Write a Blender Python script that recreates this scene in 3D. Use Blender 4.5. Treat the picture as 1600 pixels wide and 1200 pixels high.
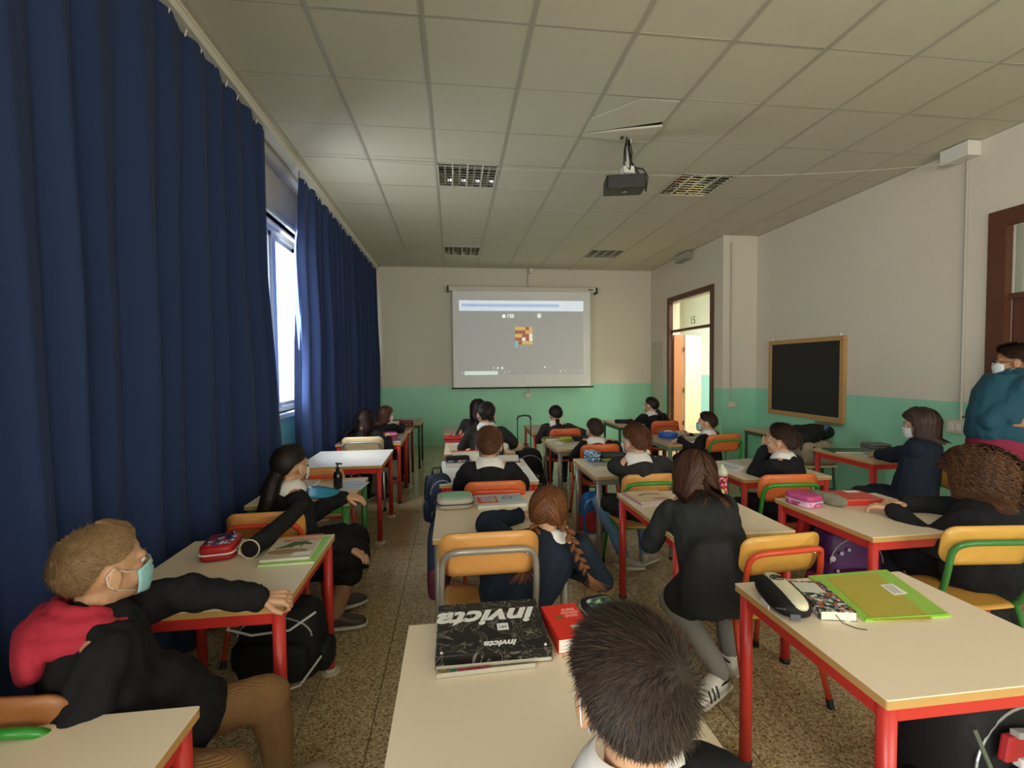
import bpy, math, random
import numpy as np
from mathutils import Vector as V, Matrix, noise
random.seed(7); np.random.seed(7)
PI = math.pi
SC = bpy.context.scene
COL = SC.collection
for o in list(bpy.data.objects): bpy.data.objects.remove(o)

# ------------------------------------------------------------------ camera, world, lights, exposure
EYE = 1.505
FPX, YAW, PITCH, ROLL = 725.7, .12393, -.03708, -.00964
cy_, sy_ = math.cos(YAW), math.sin(YAW)
CF = V((sy_*math.cos(PITCH), cy_*math.cos(PITCH), math.sin(PITCH)))
r0 = V((cy_, -sy_, 0)); u0 = r0.cross(CF)
CR = r0*math.cos(ROLL)+u0*math.sin(ROLL); CU = u0*math.cos(ROLL)-r0*math.sin(ROLL)
cam = bpy.data.cameras.new('camera'); camo = bpy.data.objects.new('camera', cam); COL.objects.link(camo)
cam.sensor_width = 36; cam.lens = FPX/1600*36; cam.clip_start = .05; cam.clip_end = 200
m = Matrix((CR, CU, -CF)).transposed().to_4x4(); m.translation = V((0, 0, EYE)); camo.matrix_world = m
SC.camera = camo
SC.view_settings.view_transform = 'Standard'; SC.view_settings.look = 'None'
SC.view_settings.gamma = 1; SC.view_settings.use_curve_mapping = False
SC.view_settings.exposure = 1.68
w = bpy.data.worlds.new('sky'); SC.world = w; w.use_nodes = True
bg = w.node_tree.nodes['Background']; bg.inputs[0].default_value = (.80, .90, 1, 1); bg.inputs[1].default_value = 1.6
def area(name, loc, size, energy, color, rot):
    l = bpy.data.lights.new(name, 'AREA'); l.shape = 'RECTANGLE'; l.size, l.size_y = size
    l.energy = energy; l.color = color
    o = bpy.data.objects.new(name, l); COL.objects.link(o); o.location = loc; o.rotation_euler = rot; return o
# daylight of the uncurtained windows behind the photographer (left wall) and of the curtain gap
area('window_daylight', (-1.58, -1.5, 1.95), (1.7, 3.2), 55, (1, .97, .90), (0, -PI/2, 0))
area('gap_daylight', (-1.60, 4.75, 1.95), (1.6, 1.3), 34, (.90, .95, 1), (0, -PI/2, .6))
area('corridor_daylight', (5.3, 7.0, 3.0), (1.2, 3.0), 80, (1, .98, .9), (0, 0, 0))
area('rear_window_daylight', (2.6, -3.4, 2.0), (3.2, 1.6), 45, (1, .95, .86), (PI/2, 0, 0))
DESK = .68
def ray(px, py): return CF*FPX + CR*(px-800) + CU*(600-py)
def onz(px, py, z=DESK):
    d = ray(px, py); return V((0, 0, EYE)) + d*((z-EYE)/d.z)
def ony(px, py, y):
    d = ray(px, py); return V((0, 0, EYE)) + d*(y/d.y)

# ------------------------------------------------------------------ materials
def srgb(c):
    if isinstance(c, str): c = [int(c[i:i+2], 16) for i in (0, 2, 4)]
    return tuple(((x/255)/12.92 if x/255 <= .04045 else ((x/255+.055)/1.055)**2.4) for x in c)+(1,)
MATS = {}
def mat(name, col, rough=.6, metal=0, var=.06, scale=30, bump=.0, spec=.5, emit=0, alpha=1, sheen=0, trans=0):
    if name in MATS: return MATS[name]
    m = bpy.data.materials.new(name); m.use_nodes = True; nt = m.node_tree; b = nt.nodes['Principled BSDF']
    c = srgb(col)
    tc = nt.nodes.new('ShaderNodeTexCoord'); n = nt.nodes.new('ShaderNodeTexNoise'); n.inputs['Scale'].default_value = scale; n.inputs['Detail'].default_value = 4
    nt.links.new(tc.outputs['Object'], n.inputs['Vector'])
    mx = nt.nodes.new('ShaderNodeMix'); mx.data_type = 'RGBA'
    mx.inputs[6].default_value = tuple(x*(1-var) for x in c[:3])+(1,); mx.inputs[7].default_value = tuple(min(1, x*(1+var)) for x in c[:3])+(1,)
    nt.links.new(n.outputs['Fac'], mx.inputs[0]); nt.links.new(mx.outputs[2], b.inputs['Base Color'])
    b.inputs['Roughness'].default_value = rough; b.inputs['Metallic'].default_value = metal
    b.inputs['Specular IOR Level'].default_value = spec
    if bump:
        bp = nt.nodes.new('ShaderNodeBump'); bp.inputs['Strength'].default_value = bump; bp.inputs['Distance'].default_value = .01
        nt.links.new(n.outputs['Fac'], bp.inputs['Height']); nt.links.new(bp.outputs[0], b.inputs['Normal'])
    if emit: nt.links.new(mx.outputs[2], b.inputs['Emission Color']); b.inputs['Emission Strength'].default_value = emit
    if alpha < 1: b.inputs['Alpha'].default_value = alpha
    if sheen: b.inputs['Sheen Weight'].default_value = sheen
    if trans: b.inputs['Transmission Weight'].default_value = trans
    MATS[name] = m; return m
def hairmat(name, dark='000000', light='ffffff', rough=.55):
    if name in MATS: return MATS[name]
    m = bpy.data.materials.new(name); m.use_nodes = True; nt = m.node_tree; b = nt.nodes['Principled BSDF']
    a = nt.nodes.new('ShaderNodeAttribute'); a.attribute_name = 'rnd'
    mx = nt.nodes.new('ShaderNodeMix'); mx.data_type = 'RGBA'; mx.inputs[6].default_value = srgb(dark); mx.inputs[7].default_value = srgb(light)
    nt.links.new(a.outputs['Fac'], mx.inputs[0]); nt.links.new(mx.outputs[2], b.inputs['Base Color'])
    b.inputs['Roughness'].default_value = rough; b.inputs['Specular IOR Level'].default_value = .3
    MATS[name] = m; return m
def patmat(name, cols, scale=60, rough=.5, kind='VORONOI'):
    """printed pattern of several colours"""
    if name in MATS: return MATS[name]
    m = bpy.data.materials.new(name); m.use_nodes = True; nt = m.node_tree; b = nt.nodes['Principled BSDF']
    tc = nt.nodes.new('ShaderNodeTexCoord')
    if kind == 'VORONOI':
        n = nt.nodes.new('ShaderNodeTexVoronoi'); n.inputs['Scale'].default_value = scale
        sx = nt.nodes.new('ShaderNodeSeparateColor'); nt.links.new(n.outputs['Color'], sx.inputs[0]); fac = sx.outputs[0]
    else:
        n = nt.nodes.new('ShaderNodeTexNoise'); n.inputs['Scale'].default_value = scale; n.inputs['Detail'].default_value = 5; n.inputs['Distortion'].default_value = 1.5
        fac = n.outputs['Fac']
    nt.links.new(tc.outputs['Object'], n.inputs['Vector'])
    r = nt.nodes.new('ShaderNodeValToRGB'); r.color_ramp.interpolation = 'CONSTANT' if kind == 'VORONOI' else 'LINEAR'
    e = r.color_ramp.elements; k = len(cols)
    lo, hi = (0, 1) if kind == 'VORONOI' else (.36, .64)
    e[0].position = lo; e[0].color = srgb(cols[0]); e[1].position = lo+(hi-lo)/k; e[1].color = srgb(cols[1])
    for i in range(2, k):
        q = e.new(lo+(hi-lo)*i/k); q.color = srgb(cols[i])
    nt.links.new(fac, r.inputs[0]); nt.links.new(r.outputs[0], b.inputs['Base Color']); b.inputs['Roughness'].default_value = rough
    MATS[name] = m; return m

# ------------------------------------------------------------------ geometry collector
class G:
    def __init__(s): s.v = []; s.f = []; s.r = None
    def add(s, vs, fs):
        n = len(s.v); s.v += [tuple(p) for p in vs]; s.f += [tuple(i+n for i in f) for f in fs]; return s
    def box(s, a, b):
        x0, y0, z0 = a; x1, y1, z1 = b
        return s.add([(x0,y0,z0),(x1,y0,z0),(x1,y1,z0),(x0,y1,z0),(x0,y0,z1),(x1,y0,z1),(x1,y1,z1),(x0,y1,z1)],
                     [(3,2,1,0),(4,5,6,7),(0,1,5,4),(1,2,6,5),(2,3,7,6),(3,0,4,7)])
    def obox(s, c, hx, hy, hz):
        """oriented box from centre and three half vectors"""
        c = V(c); hx = V(hx); hy = V(hy); hz = V(hz)
        vs = [c+hx*i+hy*j+hz*k for k in (-1, 1) for i, j in ((-1,-1),(1,-1),(1,1),(-1,1))]
        return s.add(vs, [(3,2,1,0),(4,5,6,7),(0,1,5,4),(1,2,6,5),(2,3,7,6),(3,0,4,7)])
    def ell(s, c, r, M=None, seg=16, ring=10):
        vs = [(0, 0, -1)]
        for i in range(1, ring):
            t = -PI/2+PI*i/ring
            for j in range(seg):
                a = 2*PI*j/seg; vs.append((math.cos(t)*math.cos(a), math.cos(t)*math.sin(a), math.sin(t)))
        vs.append((0, 0, 1)); c = V(c); r = (r, r, r) if isinstance(r, (int, float)) else r
        out = []
        for p in vs:
            q = V((p[0]*r[0], p[1]*r[1], p[2]*r[2]))
            if M: q = M @ q
            out.append(q+c)
        fs = [(0, 1+(j+1) % seg, 1+j) for j in range(seg)]
        for i in range(ring-2):
            for j in range(seg):
                a = 1+i*seg+j; b = 1+i*seg+(j+1) % seg; fs.append((a, b, b+seg, a+seg))
        L = len(vs)-1; o = 1+(ring-2)*seg
        fs += [(L, o+j, o+(j+1) % seg) for j in range(seg)]
        return s.add(out, fs)
    def tube(s, pts, r, seg=8, closed=False, flat=1.0, up=None):
        pts = [V(p) for p in pts]; n = len(pts)
        rs = r if isinstance(r, (list, tuple)) else [r]*n
        vs = []; t0 = None; nrm = None
        for i, p in enumerate(pts):
            if closed: t = (pts[(i+1) % n]-pts[i-1])
            else: t = pts[min(i+1, n-1)]-pts[max(i-1, 0)]
            if t.length < 1e-9: t = V((0, 0, 1))
            t.normalize()
            if nrm is None:
                ref = V(up) if up is not None else (V((0, 0, 1)) if abs(t.z) < .9 else V((1, 0, 0)))
                nrm = (ref-t*ref.dot(t)).normalized()
            else:
                nrm = nrm-t*nrm.dot(t); nrm = nrm.normalized() if nrm.length > 1e-6 else t.orthogonal().normalized()
            b = t.cross(nrm)
            for j in range(seg):
                a = 2*PI*j/seg; vs.append(p+nrm*(math.cos(a)*rs[i]*flat)+b*(math.sin(a)*rs[i]))
        fs = []
        for i in range(n if closed else n-1):
            k = (i+1) % n
            for j in range(seg): fs.append((i*seg+j, i*seg+(j+1) % seg, k*seg+(j+1) % seg, k*seg+j))
        if not closed:
            fs.append(tuple(range(seg))[::-1]); fs.append(tuple(range((n-1)*seg, n*seg)))
        return s.add(vs, fs)
    def cap(s, a, b, ra, rb, seg=12):
        """capsule with two radii, closed"""
        a = V(a); b = V(b); d = b-a; L = d.length
        if L < 1e-6: return s.ell(a, ra)
        d.normalize(); pts = []; rs = []
        for k in range(4, 0, -1):
            t = k/4*PI/2; pts.append(a-d*ra*math.sin(t)); rs.append(max(ra*math.cos(t), .0005))
        pts += [a, b]; rs += [ra, rb]
        for k in range(1, 5):
            t = k/4*PI/2; pts.append(b+d*rb*math.sin(t)); rs.append(max(rb*math.cos(t), .0005))
        return s.tube(pts, rs, seg)
    def prism(s, poly, z0, z1, M=None):
        n = len(poly); vs = [V((x, y, z0)) for x, y in poly]+[V((x, y, z1)) for x, y in poly]
        if M: vs = [M @ p for p in vs]
        return s.add(vs, [tuple(range(n))[::-1], tuple(range(n, 2*n))]+[(i, (i+1) % n, n+(i+1) % n, n+i) for i in range(n)])
    def lathe(s, prof, c=(0, 0, 0), seg=20):
        vs = []; c = V(c)
        for r, z in prof:
            for j in range(seg):
                a = 2*PI*j/seg; vs.append(c+V((r*math.cos(a), r*math.sin(a), z)))
        n = len(prof); fs = [(i*seg+j, i*seg+(j+1) % seg, (i+1)*seg+(j+1) % seg, (i+1)*seg+j) for i in range(n-1) for j in range(seg)]
        fs += [tuple(range(seg))[::-1], tuple(range((n-1)*seg, n*seg))]
        return s.add(vs, fs)
    def surf(s, P, wrap=False):
        """grid surface P[i][j]"""
        n = len(P); k = len(P[0]); vs = [p for row in P for p in row]
        fs = [(i*k+j, i*k+(j+1) % k, (i+1)*k+(j+1) % k, (i+1)*k+j) for i in range(n-1) for j in range(k if wrap else k-1)]
        return s.add(vs, fs)
    def ribbon(s, pts, wid, nv, rnd):
        """tapered hair strand"""
        n = len(pts); vs = []; rr = []
        for i, p in enumerate(pts):
            t = (pts[min(i+1, n-1)]-pts[max(i-1, 0)]); b = t.cross(nv[i])
            b = b.normalized() if b.length > 1e-9 else V((1, 0, 0))
            k = wid*(1-.85*(i/(n-1))**2)*(.6 if i == 0 else 1)/2
            vs += [p-b*k, p+b*k]
        if s.r is None: s.r = [.35]*len(s.v)
        s.add(vs, [(2*i, 2*i+1, 2*i+3, 2*i+2) for i in range(n-1)]); s.r += [rnd]*len(vs); return s
    def build(s, name, m, parent=None, origin=(0, 0, 0), smooth=False, bevel=0, solid=0, sub=0):
        me = bpy.data.meshes.new(name); o_ = V(origin)
        me.from_pydata([(p[0]-o_.x, p[1]-o_.y, p[2]-o_.z) for p in s.v], [], s.f)
        if s.r is not None:
            s.r += [.35]*(len(s.v)-len(s.r))
            at = me.attributes.new('rnd', 'FLOAT', 'POINT'); at.data.foreach_set('value', s.r)
        me.materials.append(m)
        if smooth: me.shade_smooth()
        o = bpy.data.objects.new(name, me); COL.objects.link(o)
        if parent is not None: o.parent = parent
        else: o.location = o_
        if solid: q = o.modifiers.new('t', 'SOLIDIFY'); q.thickness = solid; q.offset = 0
        if bevel: q = o.modifiers.new('b', 'BEVEL'); q.width = bevel; q.segments = 2; q.limit_method = 'ANGLE'; q.angle_limit = .7
        if sub: q = o.modifiers.new('s', 'SUBSURF'); q.levels = q.render_levels = sub
        return o
DG = None
def voxel(g, size, smooth=4, dec=.5, fold=0, fscale=9, seed=0):
    """union of closed shapes as one continuous surface; returns a G"""
    me = bpy.data.meshes.new('tmp'); me.from_pydata(g.v, [], g.f)
    o = bpy.data.objects.new('tmp', me); COL.objects.link(o)
    q = o.modifiers.new('r', 'REMESH'); q.mode = 'VOXEL'; q.voxel_size = size
    if smooth: q = o.modifiers.new('s', 'SMOOTH'); q.iterations = smooth; q.factor = .5
    if dec < 1: q = o.modifiers.new('d', 'DECIMATE'); q.ratio = dec
    bpy.context.view_layer.update()
    ev = o.evaluated_get(bpy.context.evaluated_depsgraph_get()); m2 = bpy.data.meshes.new_from_object(ev)
    n = len(m2.vertices); co = np.empty(n*3); m2.vertices.foreach_get('co', co); co = co.reshape(-1, 3)
    if fold:
        no = np.empty(n*3); m2.vertices.foreach_get('normal', no); no = no.reshape(-1, 3)
        off = V((seed*3.1, seed*1.7, 0))
        dd = np.array([noise.noise(V((p[0]*fscale, p[1]*fscale, p[2]*fscale*.45))+off)+.5*noise.noise(V((p[0]*fscale*2.6, p[1]*fscale*2.6, p[2]*fscale*1.3))+off) for p in co])
        co = co+no*(dd*fold)[:, None]
    out = G(); out.v = [tuple(p) for p in co]; out.f = [tuple(p.vertices) for p in m2.polygons]
    bpy.data.objects.remove(o); bpy.data.meshes.remove(me); bpy.data.meshes.remove(m2)
    return out
def empty(name, loc, rz=0, label=None, cat=None, group=None):
    o = bpy.data.objects.new(name, None); COL.objects.link(o); o.location = loc; o.rotation_euler = (0, 0, rz); o.empty_display_size = .1
    if label: tag(o, label, cat, group)
    return o
def tag(o, label, cat, group=None):
    o['label'] = label; o['category'] = cat
    if group: o['group'] = group
    return o
def struct(o): o['kind'] = 'structure'; return o
def copy_tree(o, parent=None):
    c = o.copy(); COL.objects.link(c); c.parent = parent
    for ch in list(o.children): copy_tree(ch, c)
    return c
def text(s, size, m, name, parent, M, ext=.0006, shear=0, bold=0):
    cu = bpy.data.curves.new('t', 'FONT'); cu.body = s; cu.size = size; cu.extrude = ext; cu.shear = shear; cu.align_x = 'CENTER'; cu.align_y = 'CENTER'; cu.offset = bold; cu.resolution_u = 3
    t = bpy.data.objects.new('t', cu); COL.objects.link(t); bpy.context.view_layer.update()
    me = bpy.data.meshes.new_from_object(t.evaluated_get(bpy.context.evaluated_depsgraph_get())); bpy.data.objects.remove(t)
    me.materials.clear(); me.materials.append(m); me.transform(M); me.name = name
    o = bpy.data.objects.new(name, me); COL.objects.link(o); o.parent = parent; return o
def TR(x=0, y=0, z=0, rz=0, rx=0, ry=0):
    return Matrix.Translation((x, y, z)) @ Matrix.Rotation(rz, 4, 'Z') @ Matrix.Rotation(ry, 4, 'Y') @ Matrix.Rotation(rx, 4, 'X')
def rrect(w, h, r, n=4):
    o = []
    for cx, cy, a0 in ((w/2-r, h/2-r, 0), (-w/2+r, h/2-r, 90), (-w/2+r, -h/2+r, 180), (w/2-r, -h/2+r, 270)):
        for k in range(n+1):
            a = math.radians(a0+90*k/n); o.append((cx+r*math.cos(a), cy+r*math.sin(a)))
    return o
# ------------------------------------------------------------------ room shell
CZ = 3.4
M_wall = None
def wallmat():
    m = bpy.data.materials.new('painted_plaster'); m.use_nodes = True; nt = m.node_tree; b = nt.nodes['Principled BSDF']
    ge = nt.nodes.new('ShaderNodeNewGeometry'); sx = nt.nodes.new('ShaderNodeSeparateXYZ'); nt.links.new(ge.outputs['Position'], sx.inputs[0])
    st = nt.nodes.new('ShaderNodeMath'); st.operation = 'GREATER_THAN'; st.inputs[1].default_value = 1.15; nt.links.new(sx.outputs['Z'], st.inputs[0])
    n = nt.nodes.new('ShaderNodeTexNoise'); n.inputs['Scale'].default_value = 1.3; n.inputs['Detail'].default_value = 6; nt.links.new(ge.outputs['Position'], n.inputs['Vector'])
    def two(a, c):
        x = nt.nodes.new('ShaderNodeMix'); x.data_type = 'RGBA'; x.inputs[6].default_value = srgb(a); x.inputs[7].default_value = srgb(c); nt.links.new(n.outputs['Fac'], x.inputs[0]); return x.outputs[2]
    lo = two('8fcfae', '9bdab9'); hi = two('d3cab8', 'ddd5c6')
    x = nt.nodes.new('ShaderNodeMix'); x.data_type = 'RGBA'; nt.links.new(st.outputs[0], x.inputs[0]); nt.links.new(lo, x.inputs[6]); nt.links.new(hi, x.inputs[7])
    nt.links.new(x.outputs[2], b.inputs['Base Color'])
    rg = nt.nodes.new('ShaderNodeMapRange'); rg.inputs[3].default_value = .38; rg.inputs[4].default_value = .8; nt.links.new(st.outputs[0], rg.inputs[0]); nt.links.new(rg.outputs[0], b.inputs['Roughness'])
    n2 = nt.nodes.new('ShaderNodeTexNoise'); n2.inputs['Scale'].default_value = 14; nt.links.new(ge.outputs['Position'], n2.inputs['Vector'])
    bp = nt.nodes.new('ShaderNodeBump'); bp.inputs['Strength'].default_value = .25; bp.inputs['Distance'].default_value = .01; nt.links.new(n2.outputs['Fac'], bp.inputs['Height']); nt.links.new(bp.outputs[0], b.inputs['Normal'])
    return m
M_wall = wallmat()
def floormat():
    m = bpy.data.materials.new('terrazzo'); m.use_nodes = True; nt = m.node_tree; b = nt.nodes['Principled BSDF']
    ge = nt.nodes.new('ShaderNodeNewGeometry')
    v = nt.nodes.new('ShaderNodeTexVoronoi'); v.inputs['Scale'].default_value = 145; nt.links.new(ge.outputs['Position'], v.inputs['Vector'])
    sx = nt.nodes.new('ShaderNodeSeparateColor'); nt.links.new(v.outputs['Color'], sx.inputs[0])
    r = nt.nodes.new('ShaderNodeValToRGB'); r.color_ramp.interpolation = 'CONSTANT'; e = r.color_ramp.elements
    e[0].color = srgb('8c7550'); e[1].position = .17; e[1].color = srgb('bda57c')
    for p, c in ((.42, 'ccb68c'), (.66, 'd8c6a0'), (.85, 'e4d8b6'), (.95, 'a08a62')):
        q = e.new(p); q.color = srgb(c)
    nt.links.new(sx.outputs[0], r.inputs[0])
    n = nt.nodes.new('ShaderNodeTexNoise'); n.inputs['Scale'].default_value = 1.5; nt.links.new(ge.outputs['Position'], n.inputs['Vector'])
    x = nt.nodes.new('ShaderNodeMix'); x.data_type = 'RGBA'; x.blend_type = 'MULTIPLY'; x.inputs[7].default_value = (.78, .76, .72, 1)
    nt.links.new(n.outputs['Fac'], x.inputs[0]); nt.links.new(r.outputs[0], x.inputs[6]); nt.links.new(x.outputs[2], b.inputs['Base Color'])
    b.inputs['Roughness'].default_value = .16; b.inputs['Specular IOR Level'].default_value = .5
    return m
M_floor = floormat()
M_ceil = mat('mineral_tile', 'c9c3b0', .9, var=.03, scale=8, bump=.05)
M_grid = mat('grid_rail', 'b5b0a2', .5, metal=.2, var=.03)
M_void = mat('plaster_void', 'a09a8c', .9)
M_grout = mat('grout', '6f604a', .9, var=.1)
XL = -1.65
# floor
fl = struct(G().box((-1.9, -3.6, -.12), (7.2, 12.2, -.006)).build('floor', M_grout))
T = .30; ft0 = None; far = G(); cells = []
for i in range(-5, 21):
    for j in range(-12, 31):
        x0 = -.36+i*T; y0 = .09+j*T
        if x0 < XL-.2 or y0 < -3.5 or x0 > 4.45 or y0 > 8.95: continue
        vis = y0 > 1.2 and -1.35 < x0
        cells.append((y0*y0+(x0-.2)**2*.3 if vis else 1e3+abs(y0), x0, y0))
cells.sort()
for k, (d, x0, y0) in enumerate(cells):
    x1 = min(x0+T, 4.48) if y0 < 6.4 else min(x0+T, 3.95); y1 = min(y0+T, 8.96)
    if x1 <= x0: continue
    if k < 300:
        if ft0 is None: ft0 = G().box((0, 0, -.008), (T-.0045, T-.0045, 0)).build('floor_tile', M_floor, fl, bevel=0); t = ft0
        else: t = ft0.copy(); COL.objects.link(t)
        t.location = (x0, y0, random.uniform(-.0006, .0006))
    else: far.box((x0, y0, -.008), (x1-.0035, y1-.0035, 0))
o = far.build('floor_tile_field', M_floor, fl); o['kind'] = 'stuff'
# ceiling : slab, grid rails, tiles, gaps for four light fittings
ce = struct(G().box((-1.9, -3.6, CZ+.09), (7.2, 12.2, CZ+.25)).build('ceiling', M_void))
GX = -1.3426; GY = 2.617
FIX = {(2, 3), (6, 3), (2, 8), (6, 8)}
rails = G()
for c in range(0, 10):
    x = GX+c*.6; y1 = 8.97 if x < 3.95 else 6.45
    rails.box((x-.012, -3.5, CZ-.001), (x+.012, y1, CZ+.03))
for r in range(-10, 11):
    y = GY+r*.6; x1 = 4.49 if y < 6.45 else 3.95
    rails.box((-1.343, y-.009, CZ+.0035), (x1, y+.009, CZ+.029))
rails.box((-1.36, -3.5, CZ-.012), (-1.335, 8.97, CZ+.03)); rails.box((4.465, -3.5, CZ-.006), (4.49, 6.45, CZ+.03)); rails.box((3.93, 6.45, CZ-.006), (3.95, 8.97, CZ+.03)); rails.box((-1.34, 8.945, CZ-.006), (3.95, 8.97, CZ+.03))
rails.build('grid_rail', M_grid, ce)
ct = None
for r in range(-6, 11):
    for c in range(0, 10):
        if (c, r) in FIX: continue
        x0 = GX+c*.6+.006; y0 = GY+r*.6+.006; x1 = x0+.588; y1 = y0+.588
        xl = 4.485 if y0 < 6.3 else 3.945
        if x0 >= xl-.02: continue
        cut = x1 > xl or y1 > 8.965
        if (c, r) == (4, 1): continue
        if cut: G().box((x0, y0, CZ+.004), (min(x1, xl), min(y1, 8.965), CZ+.02)).build('ceiling_tile', M_ceil, ce)
        else:
            if ct is None: ct = G().box((0, 0, 0), (.588, .588, .016)).build('ceiling_tile', M_ceil, ce); t = ct
            else: t = ct.copy(); COL.objects.link(t)
            t.location = (x0, y0, CZ+.004+random.uniform(-.0015, .002))
# the broken tile beside the projector: two pieces, one sagging out of the grid
bx, by = GX+4*.6, GY+.6
G().prism([(bx+.01, by+.01), (bx+.29, by+.01), (bx+.01, by+.30)][::1], CZ+.004, CZ+.02).build('ceiling_tile', M_ceil, ce)
Msag = Matrix.Translation((bx, by+.02, CZ+.006)) @ Matrix.Rotation(math.radians(-1.6), 4, 'X') @ Matrix.Rotation(math.radians(.6), 4, 'Y')
G().prism([(.30, .0), (.585, .0), (.585, .26), (.01, .50), (.01, .30)], 0, .016, Msag).build('ceiling_tile', M_ceil, ce)
G().prism([(.015, .52), (.585, .285), (.585, .56), (.015, .56)], -.012, .004, Matrix.Translation((bx, by+.02, CZ+.006)) @ Matrix.Rotation(math.radians(2.5), 4, 'Y')).build('ceiling_tile', M_ceil, ce)
# plaster strip and track above the windows
struct(G().box((-1.9, -3.6, CZ-.03), (-1.36, 8.97, CZ+.09)).build('trim_1', M_wall))
# walls
struct(G().box((-1.9, 8.97, -.1), (4.3, 9.2, CZ+.1)).build('wall_back', M_wall))
WY0, WY1 = .9, 8.6; WZ0, WZ1 = 1.08, 2.86
wl = G().box((-1.9, -3.6, -.1), (XL, 9.2, WZ0)).box((-1.9, -3.6, WZ1), (XL, 9.2, CZ)).box((-1.9, .35, WZ0), (XL, WY0, WZ1)).box((-1.9, WY1, WZ0), (XL, 9.2, WZ1)).box((-1.9, -3.6, WZ0), (XL, -3.3, WZ1))
struct(wl.build('wall_left', M_wall))
# right wall with blackboard, a deeper part with the second door
D2Y0, D2Y1, D2Z = 2.25, 3.33, 2.67
wr = G().box((4.49, -3.6, -.1), (4.72, D2Y0, CZ+.1)).box((4.49, D2Y0, D2Z), (4.72, D2Y1, CZ+.1)).box((4.49, D2Y1, -.1), (4.72, 6.62, CZ+.1))
struct(wr.build('wall_right', M_wall))
struct(G().box((3.95, 6.45, -.1), (4.72, 6.62, CZ+.1)).box((3.95, 6.62, -.1), (4.15, 6.74, CZ+.1)).box((3.95, 8.16, -.1), (4.15, 9.2, CZ+.1)).box((3.95, 6.74, 2.66), (4.15, 8.16, CZ+.1)).build('wall_door', M_wall))
struct(G().box((-1.9, -3.7, -.1), (4.72, -3.5, CZ+.1)).build('wall_rear', M_wall))
# corridor outside
M_cor = mat('corridor_paint', 'ece7cc', .7, var=.02)
M_corg = mat('corridor_green', 'a8d8c0', .6, var=.02)
struct(G().box((6.3, -3.6, 1.25), (6.5, 13, CZ+.1)).box((4.3, 12.2, -.1), (6.5, 12.4, CZ+.1)).build('wall_corridor', M_cor))
struct(G().box((6.29, -3.6, -.1), (6.5, 13, 1.25)).build('wall_corridor_dado', M_corg))
# windows on the left wall : aluminium frames, mullions, glass
M_alu = mat('aluminium', 'b9bfc2', .35, metal=.6, var=.03)
M_glass = mat('window_glass', 'ffffff', .02, spec=.5, trans=1, var=0)
M_sill = mat('stone_sill', 'cdd2cc', .4, var=.05)
n = 6; wdt = (WY1-WY0)/n
for k in range(n):
    a = WY0+k*wdt; b = a+wdt
    wn = struct(G().box((XL-.13, a, WZ0), (XL-.05, a+.045, WZ1)).box((XL-.13, b-.045, WZ0), (XL-.05, b, WZ1)).box((XL-.13, a+.045, WZ1-.05), (XL-.05, b-.045, WZ1)).box((XL-.13, a+.045, WZ0), (XL-.05, b-.045, WZ0+.05)).build('window_%d' % (k+1), M_alu))
    mid = (a+b)/2
    for q, (p0, p1) in enumerate(((a+.045, mid+.02), (mid-.02, b-.045))):
        dx = .02*q
        G().box((XL-.11+dx, p0, WZ0+.05), (XL-.085+dx, p0+.04, WZ1-.05)).box((XL-.11+dx, p1-.04, WZ0+.05), (XL-.085+dx, p1, WZ1-.05)).box((XL-.11+dx, p0, WZ1-.09), (XL-.085+dx, p1, WZ1-.05)).box((XL-.11+dx, p0, WZ0+.05), (XL-.085+dx, p1, WZ0+.09)).build('sash', M_alu, wn)
        G().box((XL-.10+dx, p0+.04, WZ0+.09), (XL-.096+dx, p1-.04, WZ1-.09)).build('pane', M_glass, wn)
struct(G().box((-1.9, WY0-.1, WZ0-.04), (XL+.06, WY1+.1, WZ0)).build('trim_2', M_sill))
struct(G().box((XL, .35, WZ1+.02), (XL+.05, 8.9, WZ1+.11)).box((XL, .35, WZ1+.02), (XL+.08, 8.9, WZ1+.05)).build('trim_3', mat('roller_box', 'b9bcb8', .5)))
# curtain track
M_white = mat('white_plastic', 'd9d6cc', .45, var=.02)
tr = G().box((-1.45, -.6, CZ-.075), (-1.37, 8.9, CZ-.03)).box((-1.56, -.6, CZ-.075), (-1.50, 8.9, CZ-.03)).build('curtain_track', M_white)
tag(tr, 'white double curtain track running under the ceiling above the windows', 'curtain rail')
# curtains
def curtain(y0, y1, edge0, edge1, seed, label, col, out=0.0):
    rnd = random.Random(seed); n = int((y1-y0)/.011); nz = 40; P = []
    ph = rnd.uniform(0, 6); base = []
    a = ph
    for j in range(n+1):
        base.append(a); a += .011*(2*PI/.23)*(1+.45*noise.noise(V((j*.02, seed, 0))))
    for i in range(nz+1):
        t = i/nz; z = (CZ-.018)*(1-t)+.03*t; row = []
        for j in range(n+1):
            s = j/n; yy = y0+(y1-y0)*s
            y = yy+edge0(z)*(1-s)**6+edge1(z)*s**6
            am = .018+.040*min(1, t*2)
            bj = base[j]+1.5*t*noise.noise(V((yy*.9, z*.5, seed+3)))*2; w_ = math.sin(bj)+.5*math.sin(bj*.43+seed+t*1.2)+.28*math.sin(bj*2+1.3*t)
            lo = noise.noise(V((yy*1.3, z*.8, seed)))*.045*t
            x = -1.40+am*w_*.75+lo-.01+out*t*(.5+.5*s)
            row.append((x, y+.012*math.cos(base[j])*t, z))
        P.append(row)
    g = G().surf(P); c = g.build('curtain', col, smooth=True, solid=.004)
    # stitched pleat band with hooks along the top edge
    hb = G()
    for k in range(int((y1-y0)/.15)):
        yk = y0+.05+k*.15; hb.tube([(-1.405, yk, CZ-.11), (-1.39, yk, CZ-.06), (-1.41, yk, CZ-.04)], .004, 6)
    hb.build('curtain_hook', M_white, c).parent = c
    return tag(c, label, 'curtain')
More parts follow.
